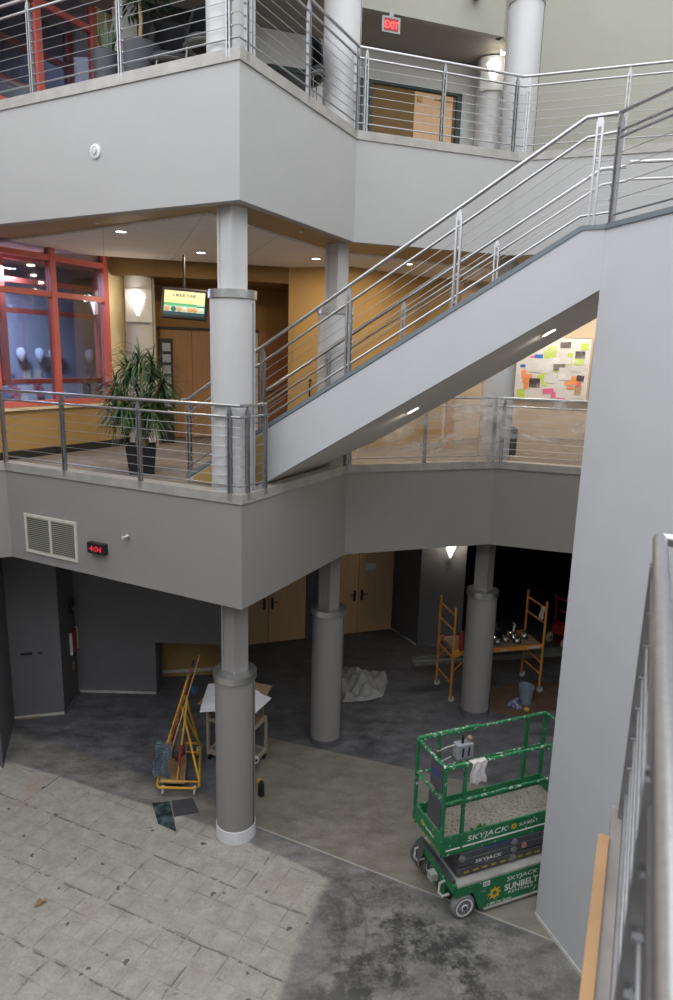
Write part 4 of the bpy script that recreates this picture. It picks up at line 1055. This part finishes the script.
bd = MB(T @ Matrix.Translation((-.02,-.02,1.22)) @ Matrix.Rotation(.30,4,'X') @ Matrix.Rotation(.05,4,'Z')); bd.bbox((-.55,-.36,-.02),(.50,.36,0)); bd.build('tilted_board', M['ply'], pc)
PT = T @ Matrix.Translation((-.02,-.02,1.22)) @ Matrix.Rotation(.30,4,'X') @ Matrix.Rotation(.05,4,'Z')
rp = random.Random(9)
for i, (x, y, a, lab) in enumerate(((-.20,-.08,.3,'white drawing sheet hanging over the left of the cart board'), (.24,-.10,-.30,'large white drawing sheet on the right of the cart board'))):
    m = MB(PT @ Matrix.Translation((x,y,.012)) @ Matrix.Rotation(a,4,'Z')); m.grid(lambda u, v: (-.34+.64*u, -.34+.62*v, .012*math.sin(u*4+v*2)+(.0 if v > .12 else -.03)), 8, 8, True)
    for k2 in range(1): m.grid(lambda u, v: (-.34+.64*u+.01, -.34+.62*v+.012, -.004+.010*math.sin(u*4+v*2)), 4, 4, True)
    tag(m.build('drawing_sheet', M['papermat']), lab, 'paper')
m = MB(PT @ Matrix.Translation((.24,-.10,.028)) @ Matrix.Rotation(-.30,4,'Z'))
for k2 in range(7): m.bbox((-.1+.02*k2,.0-.03*k2,0),(.12,.003-.03*k2,.001))
tag(m.build('printed_lines', M['liftgrey']), 'faint printed lines on the large drawing sheet', 'print')
m = MB(T); m.tube([(.10,-.05,.235),(.48,-.20,.235)], .062, 18); ro = thing('paper_roll', 'white roll of paper lying on the lower shelf of the utility cart', 'paper roll', tuple(T @ Vector((.1,-.05,.17)))); m.build('roll', M['papermat'], ro)
m = MB(T); d_ = Vector((.38,-.15,0)).normalized(); e0 = Vector((.48,-.20,.235)); m.tube([e0+d_*.001, e0+d_*.004], .028, 14); m.build('core', M['black'], ro)
for x, lab, mm in ((.20,'dark bottle on the upper shelf of the utility cart','black'),(.31,'red brown bottle on the upper shelf of the utility cart','redp')):
    m = MB(T); m.lathe([(.035,0),(.035,.13),(.015,.17),(.015,.21),(0,.21)], (x,-.12,.777), 14); tag(m.build('bottle', M[mm]), lab, 'bottle')
m = MB(); m.lathe([(.05,0),(.055,.04),(.05,.22),(.02,.26),(0,.26)], (-1.08,9.42,0), 14); tag(m.build('black_bottle', M['black']), 'black bottle on the floor just behind the nearest ground column', 'bottle')
m = MB(); m.lathe([(.04,0),(.045,.12),(.03,.15),(0,.15)], (-1.13,9.62,0), 14); tag(m.build('yellow_can', M['yellow']), 'yellow can on the floor just behind the nearest ground column', 'can')
# slabs on the floor before the cart
m = MB(); m.prism([(-2.74,9.14),(-2.53,8.70),(-2.22,8.54),(-2.48,9.20)], .002, .02); tag(m.build('stone_sheet', mat('glossy_dark_green_stone', (.02,.035,.03), .12, col2=(.10,.15,.16), scale=5, p=(.45,.7))), 'glossy dark green sheet lying on the floor by the cart', 'stone sheet')
m = MB(); m.prism([(-2.46,9.22),(-2.33,8.86),(-1.98,8.98),(-2.14,9.30)], .002, .012); tag(m.build('floor_mat', mat('dark_grey_mat', (.05,.05,.053), .8, var=.2)), 'dark grey mat on the floor right of the green sheet', 'mat')
m = MB(); m.lathe([(0,0),(.04,.01),(.03,.05),(.01,.09),(0,.09)], (-3.62,7.17,.0), 9); m.beam((-3.66,7.12,.02),(-3.55,7.2,.05),.03,.02)
tag(m.build('debris', M['ply']), 'small brown piece of debris alone on the pale floor at left', 'debris')
rj = random.Random(21)
for i in range(46):
    x = -5.2+5.0*rj.random(); y = 5.2+4.6*rj.random()
    if y > 10.2-(x+5.77)*.42-.2 or y < 5.4: continue
    a = rj.random()*3; s = .02+.03*rj.random()
    m = MB(Matrix.Translation((x,y,.001)) @ Matrix.Rotation(a,4,'Z')); m.prism([(-s,-s*.5),(s*.8,-s*.3),(s*.6,s*.5),(-s*.4,s*.6)], 0, .008)
    tag(m.build('tile_chip', mat('chip_grey',(.12,.12,.11),.8) if i == 0 else bpy.data.materials['chip_grey']), 'small grey chips of tile scattered on the pale stripped floor', 'tile chip', 'tile chips on the pale floor')
# ------------------------------------------------------------------ fittings on the fascias
AU = (Vector(pA)-Vector(pL)).normalized()
def al(x, z, off=0):
    t = (x-pL[0])/AU.x; p = Vector(pL)+AU*t+Vector((AU.y,-AU.x))*off; return Vector((p.x,p.y,z))
g = thing('vent_grille', 'off-white louvred air grille on the left fascia below the middle balcony', 'vent', tuple(al(-4.31,3.80)), math.atan2(AU.y,AU.x)); T = LM(g)
m = MB(T); W, Hh = 1.08, .57
for x in (-W/2, 0, W/2): m.bbox((x-.022,-.02,0),(x+.022,0,Hh))
for z in (0, Hh): m.bbox((-W/2-.022,-.021,z-.022),(W/2+.022,0,z+.022))
m.build('frame', mat('off_white_metal',(.60,.58,.50),.5), g)
m = MB(T)
for i in range(17):
    z = .035+i*.031
    m.beam((-W/2,-.010,z),(W/2,-.010,z),.018,.004,(0,.8,1))
m.build('louvre', mat('grille_slat',(.44,.44,.37),.5), g)
MB(T).bbox((-W/2,-.003,0),(W/2,-.0005,Hh)).build('backing', mat('grille_dark',(.12,.12,.10),.8), g)
c = thing('digital_clock', 'black wall clock with red digits below the middle balcony', 'clock', tuple(al(-3.41,4.0)), math.atan2(AU.y,AU.x)); T = LM(c)
bevel(MB(T).bbox((-.165,-.09,0),(.165,0,.16)).build('case', M['black'], c), .008)
text_mesh('4:04', .12, .001, T @ Matrix.Translation((-.115,-.0915,.038)), .1, -.001, 1.15).build('digits', M['led'], c)
s = thing('alarm_sensor', 'small silver sensor on the fascia right of the clock', 'sensor', tuple(al(-2.92,4.33)), math.atan2(AU.y,AU.x)); T = LM(s)
m = MB(T); m.lathe([(.028,0),(.028,.02),(.012,.03),(.012,.07),(.022,.08),(.022,.10),(0,.10)], (0,0,0), 16, Matrix.Rotation(PI/2,3,'X')); m.build('body', M['gwhite'], s)
m = MB(T); m.bbox((.03,-.05,-.03),(.055,-.02,.01)); m.build('bracket', M['galv'], s)
s = thing('round_speaker', 'round white speaker on the upper left fascia', 'speaker', tuple(al(-3.16,9.33)), math.atan2(AU.y,AU.x)); T = LM(s)
m = MB(T); m.lathe([(.085,0),(.085,.02),(.06,.03),(.06,.02),(.0,.02)], (0,0,0), 28, Matrix.Rotation(PI/2,3,'X')); m.build('rim', M['papermat'], s)
m = MB(T); m.lathe([(.045,.02),(.04,.045),(0,.05)], (0,0,0), 20, Matrix.Rotation(PI/2,3,'X')); m.build('dome', M['gwhite'], s)
# left ground wall: fire devices on the jog
JT = frame((-5.195+.012,12.38,0), (-.069,.997,0))
def jog(name, label, cat, boxes):
    o = thing(name, label, cat, tuple(JT @ Vector((boxes[0][0][0],0,boxes[0][0][2])))); 
    for nm, a, b, mm in [(x[3], x[0], x[1], x[2]) for x in boxes]:
        m = MB(JT); m.bbox(a, b); m.build(nm, mm, o)
    return o
jog('alarm_strobe', 'small dark alarm device high on the narrow dark wall at left', 'alarm', [((-.10,-.06,1.84),(.02,0,2.02),M['black'],'case'),((-.07,-.085,1.88),(-.02,-.06,1.94),M['gold'],'lens'),((.0,-.07,1.95),(.07,-.0,2.06),M['liftgrey'],'horn')])
jog('extinguisher_cabinet', 'red fire cabinet with white edges on the narrow dark wall at left', 'cabinet', [((-.14,-.04,1.00),(.16,0,1.42),M['redp'],'door'),((-.17,-.05,.98),(-.14,0,1.44),M['papermat'],'left_edge'),((.16,-.05,.98),(.185,0,1.44),M['papermat'],'right_edge')])
jog('wall_outlet', 'pale wall box low on the narrow dark wall at left', 'outlet', [((-.08,-.02,.62),(.0,0,.78),M['ply'],'plate'),((-.06,-.03,.80),(.01,0,.92),M['liftgrey'],'switch')])
T = frame((-5.72,11.58,1.28), (.97,.248,0))
m = MB(T); m.bbox((-.10,-.02,0),(.10,0,.03)); tag(m.build('door_plate', M['black']), 'thin black plate on the slate wall at far left', 'plate')
m = MB(T); m.bbox((.20,-.02,0),(.27,0,.03)); tag(m.build('door_button', M['black']), 'small black button right of the black plate at far left', 'button')

# ------------------------------------------------------------------ wall lights
def sconce(label, p, rz, s=1., plate=True, lampm='lamp'):
    o = thing('wall_sconce', label, 'wall light', p, rz, 'diamond wall sconces'); T = LM(o) @ Matrix.Scale(s, 4)
    if plate:
        m = MB(T); m.grid(lambda u, v: (-.24+.48*u, .05-.07*math.sin(u*PI), .60*v), 12, 1, True); m.grid(lambda u, v: (-.24+.48*u, .08, .60*v), 1, 1); m.bbox((-.24,.05,0),(.24,.08,.60)); m.build('back_plate', M['white'], o)
    pts = [(-.15,-.03,.46),(0,-.16,.53),(.15,-.03,.46),(0,-.05,.08)]
    m = MB(T); b = [m.av(p) for p in pts]; c = m.av((0,-.02,.40))
    m.af((b[0],b[3],b[1])); m.af((b[1],b[3],b[2])); m.build('shade', M[lampm], o)
    m = MB(T); m.tube([pts[0],pts[1],pts[2],pts[3],pts[0]], .009, 6); m.tube([pts[1],pts[3]], .007, 6); m.build('shade_frame', M['galv'], o)
    return o
sconce('glowing diamond wall light beside the red window on the middle floor', (-3.82,12.98,7.42), .1)
sconce('glowing diamond wall light high on the slate ground floor wall', (2.72,15.16,2.22), -.1, .85, False)
sconce('glowing diamond wall light beyond the upper railing', (2.83,14.42,12.05), -.15, 1.0)
sconce('diamond wall light behind the plants on the upper floor', (-3.86,12.98,12.38), .1)

# ------------------------------------------------------------------ ceiling lights of the middle floor
for x, y, lab in ((-3.21,10.2,'round recessed ceiling light nearest the left edge'), (-2.43,12.03,'round recessed ceiling light left of the corner column'), (-.47,12.38,'round recessed ceiling light left of the second column'),
                  (1.2,12.75,'round recessed ceiling light seen through the stair railing'), (3.6,13.0,'recessed ceiling light behind the upper part of the stair')):
    o = thing('downlight', lab, 'ceiling light', (x,y,S2-.03), 0, 'recessed ceiling lights'); T = LM(o)
    m = MB(T); m.lathe([(.10,0),(.10,-.008),(.075,-.010),(.075,0)], seg=24); m.build('rim', M['white'], o)
    m = MB(T); m.lathe([(.072,-.002),(.072,-.006),(0,-.006)], seg=24); m.build('lens', M['down'], o)
for x, y in ((-3.4,9.75),(-.6,10.0),(.9,11.3)):
    m = MB(); m.lathe([(.03,0),(.03,-.012),(.01,-.02),(0,-.02)], (x,y,S2), 14); tag(m.build('sprinkler_cap', M['gwhite']), 'tiny pale sprinkler cap in the tan soffit under the upper balcony', 'sprinkler', 'sprinkler caps in the soffit')

# ------------------------------------------------------------------ television
tv = thing('television', 'television screen hanging from the ceiling with a food advert', 'television', (-2.72,12.0,7.70), .10); T = LM(tv) @ Matrix.Rotation(.06,4,'Y') @ Matrix.Rotation(-.12,4,'X')
bevel(MB(T).bbox((-.39,-.03,-.26),(.39,.06,.26)).build('case', M['black'], tv), .015)
W, Hh = .345, .205
def scr(name, x0, x1, z0, z1, m, d=.0): q = MB(T); q.bbox((x0,-.034-d,z0),(x1,-.030,z1)); q.build(name, m, tv)
scr('screen_top', -W, W, .0, Hh, M['tvy']); scr('screen_band', -W, W*.6, -.045, .0, M['tvg']); scr('screen_band', W*.6, W, -.03, .0, M['tvt'])
scr('screen_food', -W, W, -.145, -.045, M['tvt']); scr('screen_footer', -W, W, -Hh, -.145, M['tvd'])
rt = random.Random(4)
for i, x in enumerate((-.29,-.18,-.08,.0,.10,.18,.28)):
    q = MB(T); q.lathe([(.045,0),(.04,.003),(0,.004)], (x,-.034,-.10), 14, Matrix.Rotation(PI/2,3,'X')); q.build('food_picture', M[('tvo','tvk','tvo','tvw','tvo','tvo','tvw')[i]], tv)
text_mesh('5 BUCK TUNE', .062, .0005, T @ Matrix.Translation((-.20,-.0355,.115)), 0, .002).build('lettering', M['tvk'], tv)
text_mesh('SUPER SPECIALS EVERY DAY OF SUMMER', .027, .0005, T @ Matrix.Translation((-.32,-.0355,.02))).build('lettering', M['tvo'], tv) 
MB().tube([(-2.74,12.07,7.85),(-2.74,12.1,8.52)], .022, 10).build('ceiling_pole', M['black'], tv)
# dark display tower behind the plant
t = thing('display_stand', 'tall dark stand with silver panels behind the potted plant', 'display stand', (-3.52,13.75,Z1), .2); T = LM(t)
bevel(MB(T).bbox((-.14,-.08,0),(.14,.08,2.10)).build('case', M['black'], t), .01)
m = MB(T)
for z in (1.85,1.63,1.41,1.19,.97,.75): m.bbox((-.06,-.09,z),(.10,-.08,z+.16))
m.build('silver_panel', mat('blue_silver', (.35,.38,.42), .3, .3), t)

# ------------------------------------------------------------------ plants
def strap_leaf(m, base, az, el, L, w, droop, seg=6, twist=0.):
    d = Vector((math.cos(az)*math.cos(el), math.sin(az)*math.cos(el), math.sin(el))); p = Vector(base); side = Vector((-math.sin(az), math.cos(az), 0))
    prev = None; st = L/seg
    for i in range(seg+1):
        f = i/seg; ww = w*(.45+.9*f if f < .3 else .72 if f < .5 else .72*(1-f)/.5+.02)
        a = m.av(p-side*ww*.5); c = m.av(p+Vector((0,0,-ww*.18))); b = m.av(p+side*ww*.5)
        if prev: m.af((prev[0],prev[1],c,a), True); m.af((prev[1],prev[2],b,c), True)
        prev = (a,c,b)
        d = (d+Vector((0,0,-droop/seg))).normalized(); p = p+d*st
def square_pot(o, T, w0, w1, h, mm):
    m = MB(T)
    pr = [(w0/2,0),(w1/2,h),(w1/2-.02,h),(w1/2-.03,h-.05)]
    for i in range(len(pr)-1):
        (a,z0),(b,z1) = pr[i], pr[i+1]; n = len(m.v)
        for r_, z in ((a,z0),(b,z1)):
            for x, y in ((-1,-1),(1,-1),(1,1),(-1,1)): m.av((x*r_,y*r_,z))
        for k in range(4): m.af((n+k,n+(k+1)%4,n+4+(k+1)%4,n+4+k))
    n = len(m.v)
    for x, y in ((-1,-1),(1,-1),(1,1),(-1,1)): m.av((x*w0/2,y*w0/2,0))
    m.af((n,n+1,n+2,n+3)); m.build('pot', mm, o)
    s = MB(T); s.bbox((-w1/2+.03,-w1/2+.03,h-.08),(w1/2-.03,w1/2-.03,h-.05)); s.build('soil', M['soil'], o)
rp = random.Random(17)
pl = thing('potted_dracaena', 'tall bushy dracaena with thin arching leaves in a black pot', 'potted plant', (-3.0,10.12,Z1), .25); T = LM(pl)
square_pot(pl, T, .36, .45, .44, M['black'])
lf = MB(T)
tips = [(-.34,.05,1.38),(-.15,.22,1.62),(.02,-.05,1.80),(.20,.12,1.66),(.33,-.08,1.42),(.08,.28,1.20),(-.22,-.16,1.15),(.15,-.22,1.05),(-.05,.05,.92),(.28,.18,1.08),(-.36,.2,1.0)]
for i, (x, y, z) in enumerate(tips):
    b = (rp.uniform(-.10,.10), rp.uniform(-.10,.10), .38)
    cn = MB(T); mid = (b[0]*.6+x*.35, b[1]*.6+y*.35, .38+(z-.38)*.55)
    cn.tube([b, mid, (x,y,z)], [.018,.015,.012], 8); cn.build('cane', M['cane'], pl)
    for k in range(92):
        az = rp.uniform(0,2*PI); el = rp.uniform(-.5,1.35)
        strap_leaf(lf, (x+rp.uniform(-.02,.02), y+rp.uniform(-.02,.02), z-rp.uniform(0,.28)), az, el, rp.uniform(.36,.62), rp.uniform(.022,.036), rp.uniform(1.0,2.4))
lf.build('foliage', M['leaf'], pl)
# upper floor plants
def round_pot(o, T, r0, r1, h, mm):
    m = MB(T); m.lathe([(r0,0),(r1,h),(r1-.02,h),(r1-.03,h-.05)], seg=30); m.build('pot', mm, o)
    s = MB(T); s.lathe([(0,h-.07),(r1-.03,h-.06)], seg=24) ; s.build('soil', M['soil'], o)
p1 = thing('snake_plant', 'snake plant with upright leaves in a small grey pot, upper left', 'potted plant', (-3.30,10.15,Z2), 0); T = LM(p1)
round_pot(p1, T, .15,.19,.85, M['pot2'])
m = MB(T)
for i in range(9):
    az = rp.uniform(0,2*PI); strap_leaf(m, (.05*math.cos(az),.05*math.sin(az),.78), az, rp.uniform(1.15,1.5), rp.uniform(.45,.75), .075, .1, 5)
m.build('foliage', M['leaf2'], p1)
p2 = thing('potted_ficus', 'indoor tree with a bare stem in a wide grey pot, upper left', 'potted plant', (-2.86,10.22,Z2), 0); T = LM(p2)
round_pot(p2, T, .22,.28,.98, M['pot2'])
MB(T).tube([(0,0,.9),(.03,0,1.3),(.0,.02,1.75),(.05,0,2.2)], [.03,.026,.022,.018], 10).build('stem', M['cane'], p2)
m = MB(T)
for i in range(420):
    a = rp.uniform(0,2*PI); r = rp.uniform(.0,.42); z = rp.uniform(1.45,2.4); strap_leaf(m, (r*math.cos(a),r*math.sin(a),z), a+rp.uniform(-1,1), rp.uniform(-.7,.5), .13, .055, .6, 3)
for i in range(12):
    a = rp.uniform(0,2*PI); m.tube([(0,0,1.7),(.3*math.cos(a),.3*math.sin(a),1.55+rp.uniform(0,.6))], .006, 5)
m.build('foliage', M['leaf2'], p2)
p3 = thing('aloe_plant', 'low spiky plant leaning out between the two upper pots', 'potted plant', (-3.10,10.80,Z2), 0); T = LM(p3)
round_pot(p3, T, .12,.15,.82, M['pot'])
m = MB(T)
for i in range(12): az = rp.uniform(0,2*PI); strap_leaf(m, (0,0,.76), az, rp.uniform(.7,1.3), rp.uniform(.35,.6), .06, .9, 6)
m.build('foliage', M['leaf2'], p3)
# tall chairs and tables behind the upper railing
def shell_chair(label, x, y, rz, s=1.):
    o = thing('shell_chair', label, 'chair', (x,y,Z2), rz, 'black shell chairs on the upper floor'); T = LM(o) @ Matrix.Diagonal((s,1,1,1))
    m = MB(T)
    def f(u, v):
        a = -2.2+4.4*u; r = .32*(1-.25*v*v)
        return (r*math.sin(a), .05-r*math.cos(a)*-1*.8-.0, .78+.62*v*(1-.42*abs(a/2.2)**2))
    m.grid(f, 20, 8, True); bk = m.build('backrest', M['matblack'], o); md = bk.modifiers.new('thickness','SOLIDIFY'); md.thickness = .035
    m = MB(T); m.lathe([(.0,.72),(.28,.74),(.31,.78),(.28,.84),(0,.85)], seg=24); m.build('seat', mat('charcoal_upholstery',(.02,.02,.022),.8) if 'charcoal_upholstery' not in bpy.data.materials else bpy.data.materials['charcoal_upholstery'], o)
    m = MB(T); m.lathe([(.30,.735),(.325,.755),(.30,.775)], seg=28); m.build('rim', M['galv'], o)
    for a in (.8,2.4,3.9,5.5):
        MB(T).tube([(.27*math.cos(a),.27*math.sin(a),.75),(.34*math.cos(a),.34*math.sin(a),.01)], .013, 8).build('leg', M['galv'], o)
shell_chair('black shell chair on thin legs, left one beyond the upper left railing', -2.44, 10.24, .3)
shell_chair('black shell chair on thin legs, right one beyond the upper left railing', -1.82, 9.68, -.3)
shell_chair('black shell chair seen past the descending upper railing', -.46, 10.55, .3, .38)

# ------------------------------------------------------------------ exit sign, speaker
e = thing('exit_sign', 'exit sign with red letters on the upper floor ceiling', 'exit sign', (.71,12.80,12.29), .33); T = LM(e)
bevel(MB(T).bbox((-.17,-.03,0),(.17,.03,.25)).build('case', M['galv'], e), .006)
MB(T).bbox((-.13,-.034,.03),(.13,-.03,.22)).build('panel', mat('exit_dark_red',(.35,.02,.02),.5), e)
text_mesh('EXIT', .15, .001, T @ Matrix.Translation((-.125,-.0355,.07)), 0, .004, .82).build('letters', M['exit'], e)
MB(T).bbox((-.04,-.03,.25),(.04,.03,.32)).build('mount', M['galv'], e)
s = MB(); s.lathe([(.0,-.12),(.06,-.11),(.085,0),(.085,.12)], (2.25,13.38,13.2), 18, Matrix.Rotation(PI/2,3,'X')); tag(s.build('wall_camera', M['galv']), 'small grey fitting on the greige wall above the upper ceiling edge', 'camera')

# ------------------------------------------------------------------ pinned board and banner
BU = Vector((3.95,-1.38,0)).normalized(); BO = Vector((4.43,17.02,5.97))-Vector((.33,.944,0))*.05
bd = thing('pin_board', 'large white pin board covered with coloured sheets beyond the stair', 'notice board', tuple(BO), math.atan2(BU.y,BU.x)); T = LM(bd)
bevel(MB(T).bbox((-.03,-.02,0),(1.68,0,1.50)).build('board', M['papermat'], bd), .004)
fr = MB(T); fr.bbox((-.06,-.035,-.03),(1.72,.0,.0)); fr.bbox((-.06,-.035,1.50),(1.72,0,1.54)); fr.bbox((1.68,-.035,0),(1.72,0,1.5)); fr.bbox((-.06,-.035,0),(-.03,0,1.5)); fr.build('frame', M['beige'], bd)
sheets = [('lime',(.55,.75,.10),[(.05,.02,.18,.22),(.70,1.0,.2,.3),(1.34,.86,.2,.22),(.5,.5,.22,.1),(.60,.35,.14,.34),(.62,1.02,.22,.20),(.86,.68,.24,.22),(1.16,.85,.12,.3),(1.46,1.22,.16,.16)]),
          ('orange',(.95,.30,.06),[(.16,.40,.22,.22),(.12,.52,.12,.18),(1.30,.40,.2,.2),(.20,.25,.10,.14),(1.15,.38,.22,.10),(1.22,.28,.16,.08),(.12,.62,.1,.1)]),
          ('pink',(.85,.12,.38),[(.66,.16,.26,.12),(.86,.06,.12,.14),(1.0,.03,.2,.04),(.30,1.0,.10,.06)]),
          ('blue',(.05,.18,.62),[(.40,.98,.20,.12),(.08,.78,.12,.07)]),
          ('tan',(.45,.26,.08),[(1.40,.16,.15,.22)]),
          ('red',(.8,.06,.03),[(1.45,.36,.09,.09)]),
          ('photo',(.04,.04,.05),[(.98,1.26,.24,.14),(.86,.72,.28,.17),(1.34,1.02,.22,.17),(.32,.30,.26,.22),(1.42,.48,.17,.14)]),
          ('white',(.72,.74,.78),[(.3,.66,.5,.34),(1.0,.5,.28,.3),(.75,.88,.5,.16),(1.2,.7,.3,.12),(.66,.42,.3,.2)])]
nn = 0; rs = random.Random(31)
for nm, c, lst in sheets:
    mm = mat('sheet_'+nm, c, .8, var=.04) if nm != 'photo' else mat('sheet_photo', c, .5, col2=(.45,.2,.15), scale=22, p=(.55,.62))
    for x, z, w, h_ in lst:
        nn += 1; q = MB(T @ Matrix.Translation((x+w/2,-.022-.0015*nn**.5,z+h_/2)) @ Matrix.Rotation(rs.uniform(-.08,.08),4,'Y')); q.bbox((-w/2,-.0012,-h_/2),(w/2,0,h_/2))
        if nm == 'pink' and w > .2: pass
        tag(q.build('pinned_sheet', mm), '%s sheet pinned on the big white notice board' % (nm if nm != 'photo' else 'dark photo print'), 'sheet', '%s sheets on the notice board' % nm)
# crinkled clear film over the board
m = MB(T); m.grid(lambda u, v: (-.02+1.68*u, -.06-.02*math.sin(u*14+v*5)-.015*math.sin(v*22-u*6), 1.5*v), 40, 36, True)
tag(m.build('board_film', M['film_l'] if 'film_l' in M else M['film']), 'wrinkled clear film hanging over the notice board', 'film')
T2 = T @ Matrix.Translation((1.80,0,-.1)); bn = MB(T2); bn.bbox((.0,-.02,0),(.55,-.01,1.58)); ob = bn.build('purple_banner', M['purple']); tag(ob, 'purple patterned banner at the right of the notice board', 'banner')
fr = MB(T2); fr.bbox((-.04,-.03,0),(-.005,0,1.62)); fr.bbox((-.04,-.03,1.585),(.58,0,1.62)); tag(fr.build('banner_frame', M['papermat']), 'pale frame edge around the purple banner', 'frame')
m = MB(); m.bbox((3.1,13.2,Z1),(3.55,13.5,Z1+.55)); tag(bevel(m.build('dark_box', mat('dark_cloth_box',(.06,.065,.07),.8)), .02), 'dark box standing behind the middle balcony railing below the board', 'box')
sbuild(MB().bbox((2.25,14.0,Z1),(2.42,14.15,S2)), 'wall_wood_post', M['doorwood'])

# ------------------------------------------------------------------ plastic sheeting on the balcony rails
def sheet(label, P, Q, t0, t1, ztop0, ztop1, zb0, zb1, ph=0., n=50, out=.05):
    P, Q = Vector(P), Vector(Q); u_ = (Q-P).normalized(); nr = Vector((u_.y,-u_.x))
    def f(u, v):
        t = t0+(t1-t0)*u; zt = ztop0+(ztop1-ztop0)*u; zb = zb0+(zb1-zb0)*u
        d = out+.018*math.sin(t*11+v*4+ph)+.014*math.sin(t*23-v*9)+.01*math.sin(v*17+t*5)
        p = P+u_*t+nr*d; return (p.x, p.y, zt+(zb-zt)*v+.01*math.sin(t*19))
    m = MB(); m.grid(f, n, 16, True); tag(m.build('plastic_sheeting', M['film']), label, 'plastic sheet')
sheet('translucent plastic sheeting hung over the railing left of the bend', pB, pC, .15, LBC-.02, K1+1.10, K1+1.12, K1+.03, K1+.02)
sheet('translucent plastic sheeting hung over the railing in front of the notice board', pC, pE, .02, 3.1, K1+1.13, K1+1.08, K1+.42, K1+.38, 2.)
sheet('narrow fold of plastic bunched on the railing post at the bend', off(pB,pC,LBC-.35), pC, .0, .35, K1+1.18, K1+1.15, K1+.10, K1+.10, 4., 20, .09)
SKY, DOWN, SCON, EXPO = 3.1, 27, 5, 0.0
# ------------------------------------------------------------------ light
W = bpy.data.worlds.new('daylight'); SC.world = W; W.use_nodes = True
bg = W.node_tree.nodes['Background']; bg.inputs[0].default_value = (.93,.955,1.0,1); bg.inputs[1].default_value = SKY
def area(name, loc, size, energy, col, rot=(0,0,0), shape='RECTANGLE'):
    l = bpy.data.lights.new(name, 'AREA'); l.energy = energy; l.color = col; l.shape = shape
    l.size = size[0]
    if shape in ('RECTANGLE','ELLIPSE'): l.size_y = size[1]
    o = bpy.data.objects.new(name, l); COL.objects.link(o); o.location = loc; o.rotation_euler = rot; return o
def point(name, loc, energy, col=(1,.85,.65), r=.06):
    l = bpy.data.lights.new(name, 'POINT'); l.energy = energy; l.color = col; l.shadow_soft_size = r
    o = bpy.data.objects.new(name, l); COL.objects.link(o); o.location = loc; return o
for x, y in ((-3.21,10.2),(-2.43,12.03),(-.47,12.38),(1.2,12.75),(3.6,13.0)):
    l = area('downlight_lamp', (x,y,S2-.06), (.14,.14), DOWN, (1,.80,.55), shape='DISK')
for x, y in ((4.6,15.6),(5.9,15.2)): area('board_washer_lamp', (x,y,S2-.06), (.3,.3), DOWN*2.0, (1,.90,.76), shape='DISK')
area('beyond_lamp', (-6.3,12.6,8.3), (.8,.8), 380, (.85,.92,1), shape='DISK')  # unseen fill added as daylight to brighten the space behind the window
area('beyond_lamp', (-6.3,12.6,13.2), (.8,.8), 160, (.85,.92,1), shape='DISK')  # same added fill for the upper window
for p in ((-3.92,12.75,7.85),(-3.86,12.75,12.9)): point('sconce_lamp', p, SCON, (1,.86,.66))
for s, w in ((2.96,1.15),(4.69,1.05)):
    p = sp(s, w, zbot(s)-.03); area('stair_downlight', p, (.15,.15), 8, (1,.9,.75), shape='DISK')
point('sconce_lamp', (2.83,14.1,12.5), 1.5)
point('sconce_lamp', (2.72,15.02,2.66), 20, (1,.88,.7))
area('upper_room_lamp', (1.5,16.5,12.2), (.6,.6), 20, (1,.85,.6))

# ------------------------------------------------------------------ camera
cam = bpy.data.cameras.new('camera'); co = bpy.data.objects.new('camera', cam); COL.objects.link(co)
pitch, roll = math.radians(12), math.radians(1.5)
right = Vector((1,0,0)); fwd = Vector((0,math.cos(pitch),-math.sin(pitch))); up = right.cross(fwd)
R_ = right*math.cos(roll)+up*math.sin(roll); U_ = -right*math.sin(roll)+up*math.cos(roll)
mw = Matrix.Identity(4)
for i in range(3): mw[i][0] = R_[i]; mw[i][1] = U_[i]; mw[i][2] = -fwd[i]
mw[2][3] = 6.85
co.matrix_world = mw
cam.sensor_fit = 'VERTICAL'; cam.sensor_height = 36; cam.lens = 667/1000*36
cam.clip_start = .05; cam.clip_end = 100
cam.dof.use_dof = True; cam.dof.focus_distance = 9.5; cam.dof.aperture_fstop = 2.8
SC.camera = co
SC.view_settings.view_transform = 'Standard'; SC.view_settings.look = 'None'
SC.view_settings.gamma = 1; SC.view_settings.use_curve_mapping = False
SC.view_settings.exposure = EXPO
